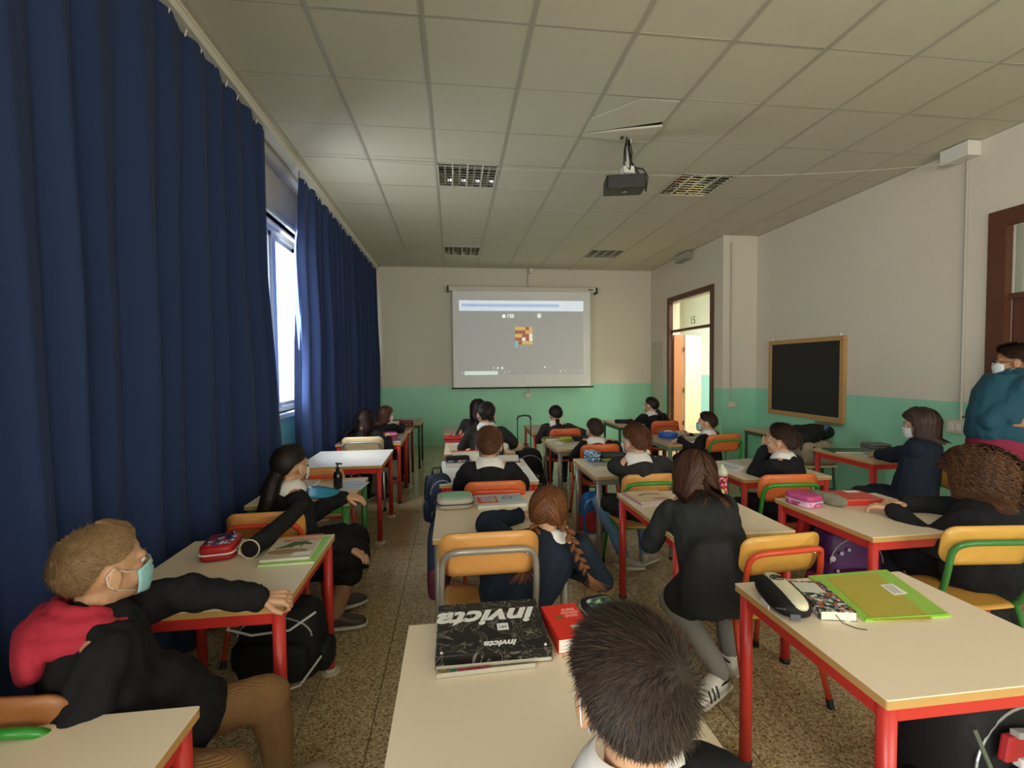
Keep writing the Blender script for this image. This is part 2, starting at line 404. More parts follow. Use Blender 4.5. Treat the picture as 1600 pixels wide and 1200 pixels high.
def fabric(name, c1, c2):
    m = mat(name, c1, .9, var=.05, scale=120, bump=.08, spec=.12, sheen=.04); return m
M_cur = fabric('navy_curtain_cloth', '2c3a5f', '1b2747')
curtain(-.6, 3.86, lambda z: 0, lambda z: (-.03 if z > 2.2 else -.03+(2.2-z)*.11), 3, 'near navy blue pleated curtain filling the left side, beside the boy in red hood', M_cur)
curtain(4.56, 8.88, lambda z: (-.16*min(1, (CZ-z)/.8) if z > 1 else -.16-.06*(1-z)), lambda z: 0, 8, 'far navy blue pleated curtain beyond the bright window gap, reaching the back wall', M_cur)
# door 1 (open) in the right wall near the corner
M_brown = mat('brown_door_paint', '5c3524', .4, var=.08)
M_beige = mat('beige_door_laminate', 'd9bf98', .5, var=.03)
X = 3.95
def doorframe(n, y0, y1, zt, x, zb=2.10, fw=.09):
    g = G().box((x-.02, y0, 0), (x+.05, y0+fw, zt)).box((x-.02, y1-fw, 0), (x+.05, y1, zt)).box((x-.02, y0+fw, zt-fw), (x+.05, y1-fw, zt))
    g.box((x+.02, y0+fw, zb), (x+.10, y1-fw, zb+.045))
    return struct(g.build('door_%d' % n, M_brown))
d1 = doorframe(1, 6.68, 8.22, 2.74, X)
G().box((X+.05, 6.77, 2.15), (X+.056, 8.13, 2.65)).build('transom_pane', mat('transom_glass', 'f4f2e4', .05, trans=1, var=0), d1)
text('15', .18, mat('dark_ink', '4a4a44', .6), 'door_number', d1, Matrix.Translation((X+.045, 7.40, 2.25)) @ Matrix.Rotation(PI/2, 4, 'Z') @ Matrix.Rotation(PI/2, 4, 'X') @ Matrix.Diagonal((-1, 1, 1, 1)))
# orange box on far jamb reveal carries its lit look as colour; leaf swung out into the corridor
a0 = V((X+.12, 8.10, 0)); dr = V((.742, .67, 0)); nr = V((-dr.y, dr.x, 0))
G().obox(V((4.09, 8.105, 1.03)), (.085, 0, 0), (0, .02, 0), (0, 0, 1.03)).build('lit_jamb_reveal', mat('lit_reveal_orange', 'b9784e', .5), d1)
lf = G().obox(V((4.21, 8.10, 1.03))+dr*.42, dr*.42, nr*.02, (0, 0, 1.03)).build('door_leaf', M_beige, d1)
G().tube([V((4.21, 8.10, 1.0))+dr*.76-nr*.02, V((4.21, 8.10, 1.0))+dr*.76-nr*.07, V((4.21, 8.10, 1.0))+dr*.66-nr*.07], .009).build('handle', M_alu, lf)
for hz in (.4, 1.0, 1.75): G().tube([(X+.235, 8.075, hz), (X+.235, 8.075, hz+.08)], .010).build('hinge', mat('dark_hinge', '33261e', .4, metal=.5), d1)
# door 2 at the right edge of the picture, glazed
d2 = doorframe(2, 2.17, 3.42, 2.75, 4.49, 2.02, .13)
G().box((4.55, 2.30, .05), (4.60, 2.42, 2.02)).box((4.55, 3.10, .05), (4.60, 3.29, 2.02)).box((4.55, 2.42, .05), (4.60, 3.10, .9)).build('door_leaf', M_brown, d2)
G().box((4.57, 2.42, .9), (4.578, 3.10, 2.02)).build('pane', mat('pale_glass', 'dfe3da', .25, trans=.85, var=0), d2)
G().box((4.57, 2.30, 2.065), (4.578, 3.29, 2.62)).build('transom_pane', mat('pale_glass', 'dfe3da'), d2)
G().box((4.60, 2.95, .9), (4.62, 3.0, 2.6)).build('glazing_bar', M_white, d2)
# blackboard
bb = empty('blackboard', (4.47, 5.47, 1.32), 0, 'black school chalkboard in a light wood frame on the right wall', 'blackboard')
def bloc(g, name, m, par=bb, **k): return g.build(name, m, par, origin=par.location, **k)
M_pine = mat('pine_frame', 'b98f57', .5, var=.12, scale=18)
y0, y1, z0, z1 = 4.83, 6.12, .81, 1.83
bloc(G().box((4.462, y0+.05, z0+.05), (4.475, y1-.05, z1-.05)), 'slate_panel', mat('slate', '1d1d1c', .65, var=.2, scale=6))
for a, b in (((y0, z0), (y1, z0+.06)), ((y0, z1-.055), (y1, z1)), ((y0, z0+.0605), (y0+.06, z1-.0555)), ((y1-.055, z0+.0605), (y1, z1-.0555))):
    bloc(G().box((4.445, a[0], a[1]), (4.488, b[0], b[1])), 'frame_rail', M_pine, bevel=.004)
bloc(G().box((4.36, 4.83, .785), (4.46, 5.14, .80)).box((4.355, 4.83, .785), (4.365, 5.14, .812)), 'chalk_tray', mat('old_wood', '7c6a52', .6))
for hy in (4.9, 6.05): bloc(G().tube([(4.47, hy, z1), (4.47, hy, z1+.03)], .008), 'hook', M_alu)
# wall fittings
M_box = mat('ivory_plastic', 'cfc7ae', .45, var=.02)
M_dark = mat('black_plastic', '1c1a19', .45, var=.08)
def plate(name, label, cat, c, size, ax, ns=3):
    e = empty(name, c, 0, label, cat); hx = size[0]/2; hz = size[1]/2; d = .035
    if ax == 'x': g = G().box((-d, -hx, -hz), (0, hx, hz))
    else: g = G().box((-hx, -d, -hz), (hx, 0, hz))
    o = g.build('housing', M_box, e, bevel=.004)
    for k in range(ns):
        q = -hx+.02+(2*hx-.04)*(k+.5)/ns; u = (2*hx-.05)/ns/2
        g = G().box((-d-.006, q-u*.8, -hz*.55), (-d+.002, q+u*.8, hz*.55)) if ax == 'x' else G().box((q-u*.8, -d-.006, -hz*.55), (q+u*.8, -d+.002, hz*.55))
        g.build('socket' if 'socket' in name else 'switch', M_white, o, bevel=.002)
    return e
plate('wall_switch', 'ivory switch box with three rockers on the right wall beside the teacher', 'switch', (4.49, 3.60, .93), (.22, .12), 'x')
plate('wall_switch', 'small ivory switch plate on the green wall right of the open door', 'switch', (4.09, 6.45, .91), (.14, .09), 'y', 2)
plate('wall_socket', 'small square socket box on the green back wall under the projection screen', 'socket', (1.43, 8.97, .95), (.12, .10), 'y', 1)
M_cond = mat('grey_conduit', 'b3ada0', .5, var=.03)
tag(G().tube([(1.44, 8.955, 3.4), (1.44, 8.955, .98)], .012).build('conduit', M_cond), 'thin cable duct running down the back wall behind the projection screen', 'conduit')
tag(G().tube([(4.478, 3.60, 3.26), (4.478, 3.60, .98)], .011).build('conduit', M_cond), 'thin grey conduit running down the right wall to the switch box by the teacher', 'conduit')
tag(G().tube([(4.07, 6.438, 3.3), (4.07, 6.438, .95)], .011).build('conduit', M_cond), 'thin grey conduit on the wall edge right of the open door', 'conduit')
tag(G().box((4.36, 3.50, 3.27), (4.489, 3.74, 3.395)).build('junction_box', M_white, bevel=.006), 'white junction box under the ceiling high on the right wall', 'junction box')
tag(G().box((1.46, 8.90, 3.30), (1.54, 8.969, 3.395)).build('junction_box', M_white, bevel=.004), 'tiny white junction box under the ceiling on the back wall', 'junction box')
ex = empty('emergency_lamp', (3.88, 7.52, 3.33), 0, 'boxy grey emergency lamp high on the wall above the open door', 'lamp')
G().box((-.05, -.20, -.065), (.069, .20, .065)).build('housing', mat('grey_plastic', '8e8a7e', .5), ex, bevel=.008)
G().box((-.058, -.17, -.045), (-.05, .17, .045)).build('diffuser', mat('milky_diffuser', 'b5b1a2', .3), ex, bevel=.003)
tag(G().box((3.935, 8.40, .05), (3.949, 8.90, 1.97)).build('access_panel', mat('panel_paint', 'c2bfae', .6), bevel=.003), 'flat painted access panel on the wall between the open door and the back corner', 'wall panel')
# thin cable slung across the ceiling from the left window to the junction box
def sag(a, b, s, n=14): return [V(a).lerp(V(b), i/n)-V((0, 0, s*4*(i/n)*(1-i/n))) for i in range(n+1)]
tag(G().tube(sag((-1.3, 4.35, 3.395), (1.62, 4.35, 3.36), .04)+sag((1.62, 4.4, 3.36), (4.45, 3.62, 3.26), .06), .0035, 6).build('ceiling_cable', M_cond), 'thin slack cable slung across the ceiling past the projector', 'cable')
# projection screen
sc = empty('projection_screen', (1.33, 8.86, 2.98), 0, 'pull-down projection screen showing a browser window with a maze game', 'projector screen')
M_scr = mat('screen_cloth', 'ecebec', .8, var=.01); M_alw = mat('screen_case_metal', 'cfcabb', .4, var=.02)
S = lambda g, n, m_, p=sc, **k: g.build(n, m_, p, origin=(1.33, 8.86, 2.98), **k)
SY = 8.80
S(G().box((-.08, 8.78, 2.93), (2.75, 8.92, 3.02)), 'case', M_alw, bevel=.012)
S(G().box((-.11, 8.77, 2.92), (-.08, 8.93, 3.03)).box((2.75, 8.77, 2.90), (2.78, 8.93, 3.02)), 'end_cap', M_dark, bevel=.004)
S(G().box((2.60, 8.775, 2.965), (2.69, 8.78, 2.985)), 'badge', M_dark)
S(G().box((-.01, SY, 1.12), (2.64, SY+.004, 2.94)), 'cloth', M_scr)
S(G().tube([(-.05, SY, 1.11), (2.70, SY, 1.10)], .013), 'bottom_bar', M_dark)
SY -= .001
def scr(n, x0, z0, x1, z1, col, e=.16, d=0):
    return S(G().box((x0, SY-.001-d, z0), (x1, SY-d, z1)), n, mat('lit_'+col, col, .8, var=0, emit=e))
IX0, IX1, IZ0, IZ1 = .11, 2.50, 1.35, 2.76
def sx(u): return IX0+(IX1-IX0)*u
def sz(v): return IZ1-(IZ1-IZ0)*v
scr('page_background', sx(0), sz(1), sx(1), sz(0), 'b2b2b0', .085)
scr('browser_bar', sx(0), sz(.14), sx(1), sz(0), 'dfe8f6', .16, .001)
scr('address_bar', sx(.02), sz(.085), sx(.80), sz(.045), 'b0c8ea', .16, .002)
scr('search_field', sx(.035), sz(.995), sx(.30), sz(.945), 'd9ece8', .15, .001)
Mlt = mat('lit_white', 'f0f0ee', .8, var=0, emit=.2); Mlg = mat('lit_grey', '7d8794', .8, var=0, emit=.1)
def st(s, size, u, v, m_=Mlt, n='screen_text', bold=0): return text(s, size, m_, n, sc, Matrix.Translation((sx(u)-1.33, SY-.003-8.86, sz(v)-2.98)) @ Matrix.Rotation(PI/2, 4, 'X'), .0004, 0, bold)
st("1'55", .085, .405, .21, bold=.004); st('0', .05, .637, .19, mat('lit_dark', '55585c', .8, var=0)); st('www - - - - - - - - -', .03, .14, .065, Mlg); st('- - -  - - -  - -- -  - - - -', .028, .22, .115, Mlg); st('- - - - - -   x', .03, .12, .022, Mlg)
S(G().add([(p[0], SY-.002, p[1]) for p in [(sx(.352)+.035*math.cos(a*PI/8), sz(.21)+.035*math.sin(a*PI/8)) for a in range(16)]], [tuple(range(16))]), 'clock_icon', Mlt)
S(G().add([(p[0], SY-.002, p[1]) for p in [(sx(.637)+.038*math.cos(a*PI/8), sz(.20)+.045*math.sin(a*PI/8)) for a in range(16)]], [tuple(range(16))]), 'coin_icon', Mlt)
cell = .068; gx0 = sx(.44); gz0 = sz(.35)
maze = ["YYYRY", "RRRYY", "YYRRW", "RRWRW", "BRYYY"]
cc = {'Y': ('e0b96c', .16), 'R': ('b5684e', .12), 'W': ('ece9dc', .18), 'B': ('b5684e', .12)}
for i, row in enumerate(maze):
    for j, ch in enumerate(row):
        c_, e_ = cc[ch]; scr('maze_cell', gx0+j*cell+.003, gz0-(i+1)*cell+.003, gx0+(j+1)*cell-.003, gz0-i*cell-.003, c_, e_, .001)
for k in range(5):
    for (a, b) in ((gx0+(k+.5)*cell, gz0+.03), (gx0+(k+.5)*cell, gz0-5*cell-.03), (gx0-.03, gz0-(k+.5)*cell), (gx0+5*cell+.03, gz0-(k+.5)*cell)):
        scr('maze_dot', a-.008, b-.005, a+.008, b+.005, 'c9c48e', .12, .001)
S(G().ell((gx0+.03, SY-.003, gz0-4.55*cell), (.032, .002, .05)).ell((gx0+.03, SY-.003, gz0-5.2*cell), (.026, .002, .05)), 'game_piece', mat('lit_teal', '9fc9cf', .8, var=0, emit=.12))
for u, v, r in ((.265, .905, .014), (.30, .905, .018), (.335, .905, .022), (.68, .90, .018), (.015, .965, .012), (.36, .965, .012), (.39, .955, .012), (.81, .955, .014), (.85, .955, .01), (.98, .955, .012)):
    S(G().add([(sx(u)+r*math.cos(a*PI/6), SY-.002, sz(v)+r*math.sin(a*PI/6)) for a in range(12)], [tuple(range(12))]), 'button_icon', Mlt)
st('-------', .045, .73, .90); st('-- --- ---', .035, .90, .955)
# light fittings: recessed louvre boxes
M_mir = mat('mirror_louvre', 'cfcdc2', .18, metal=1, var=.02); M_tube = mat('tube_lamp', 'd8d8d0', .3)
def fixture(c, r, label):
    x0 = GX+c*.6; y0 = GY+r*.6
    e = empty('ceiling_light', (x0+.3, y0+.3, CZ), 0, label, 'ceiling light')
    L = lambda g, n, m_, **k: g.build(n, m_, e, origin=(x0+.3, y0+.3, CZ), **k)
    L(G().box((x0+.014, y0+.014, CZ+.07), (x0+.586, y0+.586, CZ+.08)).box((x0+.014, y0+.014, CZ), (x0+.022, y0+.586, CZ+.07)).box((x0+.578, y0+.014, CZ), (x0+.586, y0+.586, CZ+.07)).box((x0+.014, y0+.014, CZ), (x0+.586, y0+.022, CZ+.07)).box((x0+.014, y0+.578, CZ), (x0+.586, y0+.586, CZ+.07)), 'housing', M_white)
    for k in range(4):
        xm = x0+.014+.143*(k+.5)
        L(G().tube([(xm, y0+.03, CZ+.05), (xm, y0+.57, CZ+.05)], .012), 'lamp_tube', M_tube, smooth=True)
        P = [[(xm+u*.0705, yy, CZ+.062-.055*u*u) for u in (-1, -.6, -.2, .2, .6, 1)] for yy in (y0+.022, y0+.578)]
        L(G().surf(P), 'reflector', M_mir, smooth=True, solid=.001)
    for k in range(3): L(G().box((x0+.014+.143*(k+1)-.005, y0+.02, CZ-.001), (x0+.014+.143*(k+1)+.005, y0+.58, CZ+.012)), 'divider', M_white)
    for k in range(9):
        yy = y0+.022+.556*(k+.5)/9
        L(G().add([(x0+.02, yy-.006, CZ), (x0+.58, yy-.006, CZ), (x0+.58, yy+.006, CZ), (x0+.02, yy+.006, CZ), (x0+.02, yy, CZ+.03), (x0+.58, yy, CZ+.03)], [(0, 1, 2, 3)[::-1], (0, 1, 5, 4), (2, 3, 4, 5), (0, 4, 3), (1, 2, 5)]), 'louvre_blade', M_mir)
fixture(2, 3, 'near left recessed mirror louvre light, square, switched off, left of the projector')
fixture(6, 3, 'near right recessed mirror louvre light just right of the hanging projector')
fixture(2, 8, 'far left recessed mirror louvre light near the back wall, above the screen left end')
fixture(6, 8, 'far right recessed mirror louvre light near the back wall, above the screen right end')
# projector on its ceiling mount
pj = empty('projector', (1.47, 3.88, 3.4), 0, 'black projector hanging from the ceiling on a short white mount', 'projector')
def J(g, n, m_, **k):
    g.v = [(p[0]-.155, p[1]-.27, 3.4-(3.4-p[2])*1.14) for p in g.v]
    return g.build(n, m_, pj, origin=(1.47, 3.88, 3.4), **k)
PM = TR(1.545, 3.95, 3.02, rz=math.radians(-12), rx=math.radians(5))
body = G().prism(rrect(.31, .25, .02), -.045, .045, PM)
po = J(body, 'body', M_dark, bevel=.006)
J(G().prism([(-.02, -.02), (.02, -.02), (0, -.06)], -.058, -.05, PM), 'logo_mark', mat('silver_line', '8b8b88', .4))
def onM(M, *p): return M @ V(p)
J(G().tube([onM(PM, .08, .118, 0), onM(PM, .08, .135, 0)], .035, 16), 'lens', mat('lens_glass', '0c0c10', .1))
J(G().prism([(-.09, -.05), (.09, -.05), (.09, -.043), (-.09, -.043)], .01, .02, PM), 'vent_slot', mat('slot_grey', '3a3836', .5))
J(G().tube([(1.60, 4.02, 3.05), (1.60, 4.02, 3.13)], .022, 12).box((1.555, 3.975, 3.12), (1.645, 4.065, 3.17)).tube([(1.60, 4.02, 3.17), (1.63, 4.05, 3.40)], .018, 10), 'mount_pole', M_white, bevel=.003)
J(G().tube([(1.50, 3.93, 3.035), (1.60, 4.0, 3.055), (1.70, 3.97, 3.035)], .01, 6).tube([(1.52, 4.08, 3.04), (1.60, 4.02, 3.055), (1.68, 4.06, 3.04)], .01, 6), 'mount_arm', M_white)
cb = G()
cb.tube([(1.62, 4.05, 3.40), (1.605, 4.0, 3.30), (1.62, 3.99, 3.20), (1.67, 3.98, 3.13), (1.70, 3.99, 3.09)], .010, 8)
cb.tube([(1.59, 4.0, 3.38), (1.56, 3.98, 3.28), (1.555, 3.98, 3.18), (1.60, 3.97, 3.14), (1.625, 3.98, 3.26), (1.60, 3.98, 3.36), (1.57, 3.98, 3.30), (1.57, 3.98, 3.2)], .006, 6)
cb.tube([(1.64, 3.98, 3.16), (1.72, 3.98, 3.15), (1.76, 3.98, 3.10), (1.75, 4.0, 3.0)], .007, 6)
cb.tube([(1.54, 4.0, 3.37), (1.57, 4.02, 3.395)], .012, 6)
J(cb, 'cable_bundle', M_dark, smooth=True)
# ------------------------------------------------------------------ desks and chairs
def sup(g, c, h, e=4.0, M=None, seg=24, ring=14, taper=0):
    """rounded block (superellipsoid)"""
    def f(w, k): return math.copysign(abs(w)**k, w)
    vs = []; k = 2/e; c = V(c)
    for i in range(ring+1):
        t = -PI/2+PI*i/ring
        for j in range(seg):
            a = 2*PI*j/seg
            p = V((h[0]*f(math.cos(t), k)*f(math.cos(a), k), h[1]*f(math.cos(t), k)*f(math.sin(a), k), h[2]*f(math.sin(t), k)))
            if taper: q = 1-taper*(p.z/h[2]+1)/2; p.x *= q; p.y *= q
            vs.append(((M @ p) if M else p)+c)
    fs = [(i*seg+j, i*seg+(j+1) % seg, (i+1)*seg+(j+1) % seg, (i+1)*seg+j) for i in range(ring) for j in range(seg)]
    g.add(vs, fs); return g
M_top = mat('cream_laminate', 'eddcc0', .38, var=.03, scale=4)
M_topw = mat('white_laminate', 'f6f5f2', .22, var=.015, scale=4)
M_topg = mat('grey_laminate', 'ab9a86', .35, var=.04, scale=4)
M_edge = mat('beech_edge', 'c39a5c', .5, var=.1, scale=40)
M_red = mat('red_enamel', 'c8352e', .35, var=.04)
M_dred = mat('dark_red_enamel', '7a1f1c', .4, var=.05)
M_green = mat('green_enamel', '3d7a38', .35, var=.05)
M_dgreen = mat('dark_green_enamel', '2f4a38', .4, var=.05)
M_silver = mat('silver_enamel', '9b968c', .35, metal=.35, var=.04)
M_foot = mat('pale_rubber', 'cfc6b4', .6)
def desk(x0, x1, y0, y1, fm, label, top=None, rot=0, z=DESK, r=.022, foot=None, inset=.0, rnd=.004, group='school desks'):
    cx, cy = (x0+x1)/2, (y0+y1)/2; hx, hy = (x1-x0)/2, (y1-y0)/2
    e = empty('school_desk', (cx, cy, 0), math.radians(rot), label, 'desk', group)
    G().prism(rrect(2*hx, 2*hy, max(rnd, .006)), z-.004, z).build('tabletop', top or M_top, e, bevel=.0015)
    G().prism(rrect(2*hx-.001, 2*hy-.001, max(rnd, .006)), z-.026, z-.004).build('edge_band', M_edge, e)
    ix, iy = hx-.03-inset, hy-.03-inset
    for a, b in (((-ix, -iy), (ix, -iy)), ((-ix, iy), (ix, iy)), ((-ix, -iy), (-ix, iy)), ((ix, -iy), (ix, iy))):
        dx, dy = (.0, .011) if a[1] == b[1] else (.011, .0)
        G().box((a[0]-dx, a[1]-dy, z-.074), (b[0]+dx, b[1]+dy, z-.0262)).build('frame_rail', fm, e, bevel=.003)
    for i, sx_ in enumerate((-1, 1)):
        for j, sy2 in enumerate((-1, 1)):
            lg = G().tube([(sx_*ix, sy2*iy, .012), (sx_*ix, sy2*iy, z-.027)], r, 16).build('leg', fm, e, smooth=False)
            for p in lg.data.polygons: p.use_smooth = len(p.vertices) == 4
            G().lathe([(r+.002, 0), (r+.003, .012), (r+.001, .022)], (sx_*ix, sy2*iy, 0), 14).build('foot_cap', foot or M_dark, lg)
            if foot is not None: G().lathe([(.045, 0), (.043, .004), (.025, .008)], (sx_*ix, sy2*iy, 0), 18).build('felt_pad', foot, lg)
    return e
desk(-1.33, -.63, .46, 1.20, M_red, 'cream red-legged desk at the bottom left corner, behind the boy in the red hood')
desk(-1.25, -.60, 1.68, 2.38, M_red, 'cream desk with red legs where the boy in the red hood rests his hand', foot=M_foot)
desk(-1.27, -.655, 2.95, 3.60, M_green, 'cream desk with green legs, the ponytail girl\'s hand on its corner')
desk(-1.33, -.62, 4.03, 4.80, M_red, 'empty white-topped desk with red legs by the curtain', top=M_topw, foot=M_foot)
desk(-1.29, -.59, 5.20, 5.95, M_red, 'red-legged desk with a pink pencil case, in front of the beige chair', top=M_topg)
desk(-1.30, -.58, 6.12, 6.82, M_dred, 'dark red legged desk near the back with a red box on it, by the curtain', top=M_topg, r=.018)
desk(-1.25, -.50, 6.98, 7.70, M_dgreen, 'dark green legged desk, last one in the row along the curtain', top=M_topg, r=.017)
desk(-.155, .565, .74, 1.49, M_red, 'nearest cream desk in the bottom centre, in front of the boy seen from behind')
desk(-.115, .57, 2.23, 3.02, M_silver, 'cream desk with a grey-green pencil case, in front of the girl with braids')
desk(-.115, .60, 3.28, 4.10, M_red, 'white-topped red-framed desk in front of the boy with brown hair and white collar', top=M_topw)
desk(-.105, .58, 4.42, 5.30, M_red, 'cream desk with an orange binder, in front of the girl with curly dark hair')
desk(-.14, .56, 5.85, 6.52, M_dred, 'red-framed desk nearest the projection screen, in front of the long-haired girl', top=M_topg)
desk(.96, 1.66, 5.65, 6.47, M_red, 'red-legged desk right of the trolley bag, below the screen', top=M_topg, r=.018)
desk(.99, 1.72, 4.50, 5.24, M_silver, 'silver-legged desk with rounded corners and a lime green case on it', rot=2, inset=.012, rnd=.03, top=mat('dull_laminate', 'c9bea3', .4))
desk(1.035, 1.70, 3.33, 4.02, M_silver, 'silver-legged desk with a blue patterned case, boy\'s elbow on it', inset=.012, rnd=.025)
desk(1.035, 1.67, 2.08, 2.88, M_red, 'cream desk with red legs that the girl in the long black coat leans on', foot=None)
desk(1.04, 1.74, .985, 1.61, M_red, 'near right cream desk with red legs carrying a lime green folder')
desk(1.955, 2.66, 1.95, 2.62, M_red, 'cream desk with red legs, pink case and red binder, before the curly-haired girl', rot=1)
desk(2.055, 2.75, 3.07, 3.72, M_red, 'red-framed desk with a pile of books, boy leaning his elbows on it', rot=-1)
desk(2.20, 2.90, 4.56, 5.28, mat('sage_enamel', '6d8566', .4), 'green-legged desk with a round blue case, in front of the boy with side-turned face', top=M_topg)
desk(2.24, 2.94, 6.15, 6.85, M_dgreen, 'dark green legged desk next to the open door, in front of a girl', top=M_topg, r=.018)
desk(3.47, 4.15, 3.46, 4.12, M_red, 'red-framed desk against the right wall below the blackboard', top=mat('dull_laminate', 'c9bea3'))
desk(3.73, 4.38, 4.98, 5.62, M_dgreen, 'dull green desk against the wall below the left end of the blackboard', top=mat('dull_laminate', 'c9bea3'), r=.018)

M_ply = mat('orange_plywood', 'cf9450', .38, var=.07, scale=14)
M_plyy = mat('yellow_plywood', 'd3a04a', .35, var=.07, scale=14)
M_plyp = mat('pale_plywood', 'd8c296', .4, var=.05, scale=14)
M_plyo = mat('red_orange_plywood', 'cd6a35', .38, var=.07, scale=14)
M_orange = mat('orange_red_enamel', 'd1492d', .28, var=.04)
M_bgreen = mat('bright_green_enamel', '2f8a2f', .28, var=.05)
def chair(x, y, rot, fm, wm, label, s=1.0, w=.36):
    e = empty('school_chair', (x, y, 0), math.radians(rot), label, 'chair', 'school chairs'); e.scale = (s, s, s)
    h = w/2
    # curved plywood seat
    P = []
    for i in range(13):
        v = -.19+.39*i/12; row = []
        for j in range(13):
            u = -1+2*j/12
            edge = (1-abs(u)**6*.0)
            hw = (h-.005)*(1-.16*max(0, (abs(v-.005)/.195))**5)
            row.append((u*hw, v, .388-.010*(1-u*u)-.03*max(0, (v-.12)/.08)**2+.004*max(0, -v/.19)**2))
        P.append(row)
    G().surf(P).build('seat', wm, e, smooth=True, solid=.010)
    # curved backrest with rounded corners
    ol = rrect(w+.02, .175, .055, 6); P = []
    g = G(); n = len(ol)
    rings = []
    for k in range(5):
        f = [1, .75, .5, .25, .02][k]; rings.append([V((px*f, -.247+.035*((px*f)/h)**2-.16*(pz*f), .682+pz*f)) for px, pz in ol])
    g.surf(rings, wrap=True); g.f.append(tuple(range(4*n, 5*n)))
    g.build('backrest', wm, e, smooth=True, solid=.011)
    zt = .715
    pts = [(-h+.012, .12, .372), (-h+.005, -.10, .370), (-h, -.165, .375), (-h, -.205, .44), (-h, -.245, .60), (-h+.003, -.252+.012, .665), (-h+.022, -.268, zt-.012), (-h+.06, -.282, zt)]
    pts = pts+[(0, -.296, zt+.002)]+[(-p[0], p[1], p[2]) for p in pts[::-1]]
    sm = []
    for i in range(len(pts)-1):
        a, b = V(pts[i]), V(pts[i+1]); sm += [a, a.lerp(b, .5)]
    sm.append(V(pts[-1]))
    for _ in range(2): sm = [sm[0]]+[(sm[i-1]+sm[i]*2+sm[i+1])/4 for i in range(1, len(sm)-1)]+[sm[-1]]
    G().tube(sm, .0125, 10).build('back_frame', fm, e, smooth=True)
    for sx_ in (-1, 1):
        for a, b in (((h-.01, .11, .372), (h+.015, .175, .008)), ((h-.002, -.165, .40), (h+.02, -.285, .008))):
            A = V((sx_*a[0], a[1], a[2])); B = V((sx_*b[0], b[1], b[2]))
            lg = G().tube([A, A.lerp(B, .5), B], .0125, 10).build('leg', fm, e, smooth=True)
            G().tube([B-V((0, 0, .008)), B+(A-B).normalized()*.03], .015, 10).build('foot_cap', M_dark, lg)
    G().tube([(-h, -.13, .362), (h, -.13, .362)], .009, 8).tube([(-h+.01, .10, .362), (h-.01, .10, .362)], .009, 8).build('cross_bar', fm, e)
    for sx_ in (-1, 1): G().ell((sx_*(h-.035), -.243, .68), .007, seg=8, ring=6).build('rivet', M_alu, e)
    return e
chair(-1.08, 1.42, -4, M_bgreen, mat('brown_plywood', '9a6238', .4), 'green framed chair at the left photo edge under the boy in the red hood', s=.98)
chair(-.985, 2.74, 2, M_orange, M_ply, 'orange plywood chair under the ponytail girl, back seen above the dinosaur book')
chair(-1.02, 3.80, 0, M_orange, M_ply, 'empty orange chair tucked under the white-topped desk, mostly hidden by the bottle')
chair(-.965, 5.25, 0, M_silver, M_plyp, 'pale beige plywood chair behind the white-topped desk', w=.40, s=1.02)
chair(.135, 2.15, 0, M_silver, M_ply, 'grey framed chair with light orange backrest behind the near centre desk', s=1.07, w=.37)
chair(.255, 3.20, 0, M_orange, M_plyo, 'orange chair with glossy frame under the boy with brown hair and white collar', w=.38)
chair(.27, 4.45, 0, M_dred, M_ply, 'chair hidden under the curly dark-haired girl in the centre row')
chair(.24, 5.78, 0, M_dred, M_ply, 'chair under the long-haired girl nearest the screen')
chair(1.30, 5.58, 0, M_orange, M_plyo, 'orange chair under the far boy right of the trolley bag')
chair(1.36, 4.45, 0, M_orange, M_plyo, 'red-orange chair under the small boy with the tilted head')
chair(1.31, 3.23, 0, M_bgreen, M_ply, 'green framed chair with seat sticking out, under the boy in blue jeans')
chair(1.39, 2.06, 4, M_orange, M_plyy, 'yellow plywood chair with glossy orange-red frame behind the near right desk', w=.37)
chair(2.35, 1.97, -6, M_green, M_plyy, 'green framed chair under the curly-haired girl at the right photo edge', s=1.03, w=.38)
chair(2.17, 2.98, -5, M_bgreen, M_plyo, 'green framed orange chair under the boy leaning on his elbows', s=1.03)
chair(2.72, 4.68, 8, M_bgreen, M_plyo, 'orange chair with dull green frame under the boy in profile by the door', s=1.03, w=.38)
chair(2.78, 6.08, 0, M_orange, M_plyo, 'red-orange chair under the girl with the bun by the open door')
chair(3.30, 2.92, 72, M_green, M_plyy, 'green chair turned sideways under the bob-haired girl by the wall')
# stool with bag near the wall
stl = empty('stool', (3.78, 4.50, 0), 0, 'wooden topped stool with dark metal legs by the wall, carrying a beige bag', 'stool')
G().prism(rrect(.36, .34, .04), .43, .45).build('seat', M_plyp, stl, bevel=.003)
for a in (-1, 1):
    for b in (-1, 1): G().tube([(a*.14, b*.13, .43), (a*.16, b*.15, 0)], .012, 8).build('leg', M_dgreen, stl)
G().tube([(-.15, -.14, .2), (.15, -.14, .2)], .007, 6).build('stretcher', M_dgreen, stl)

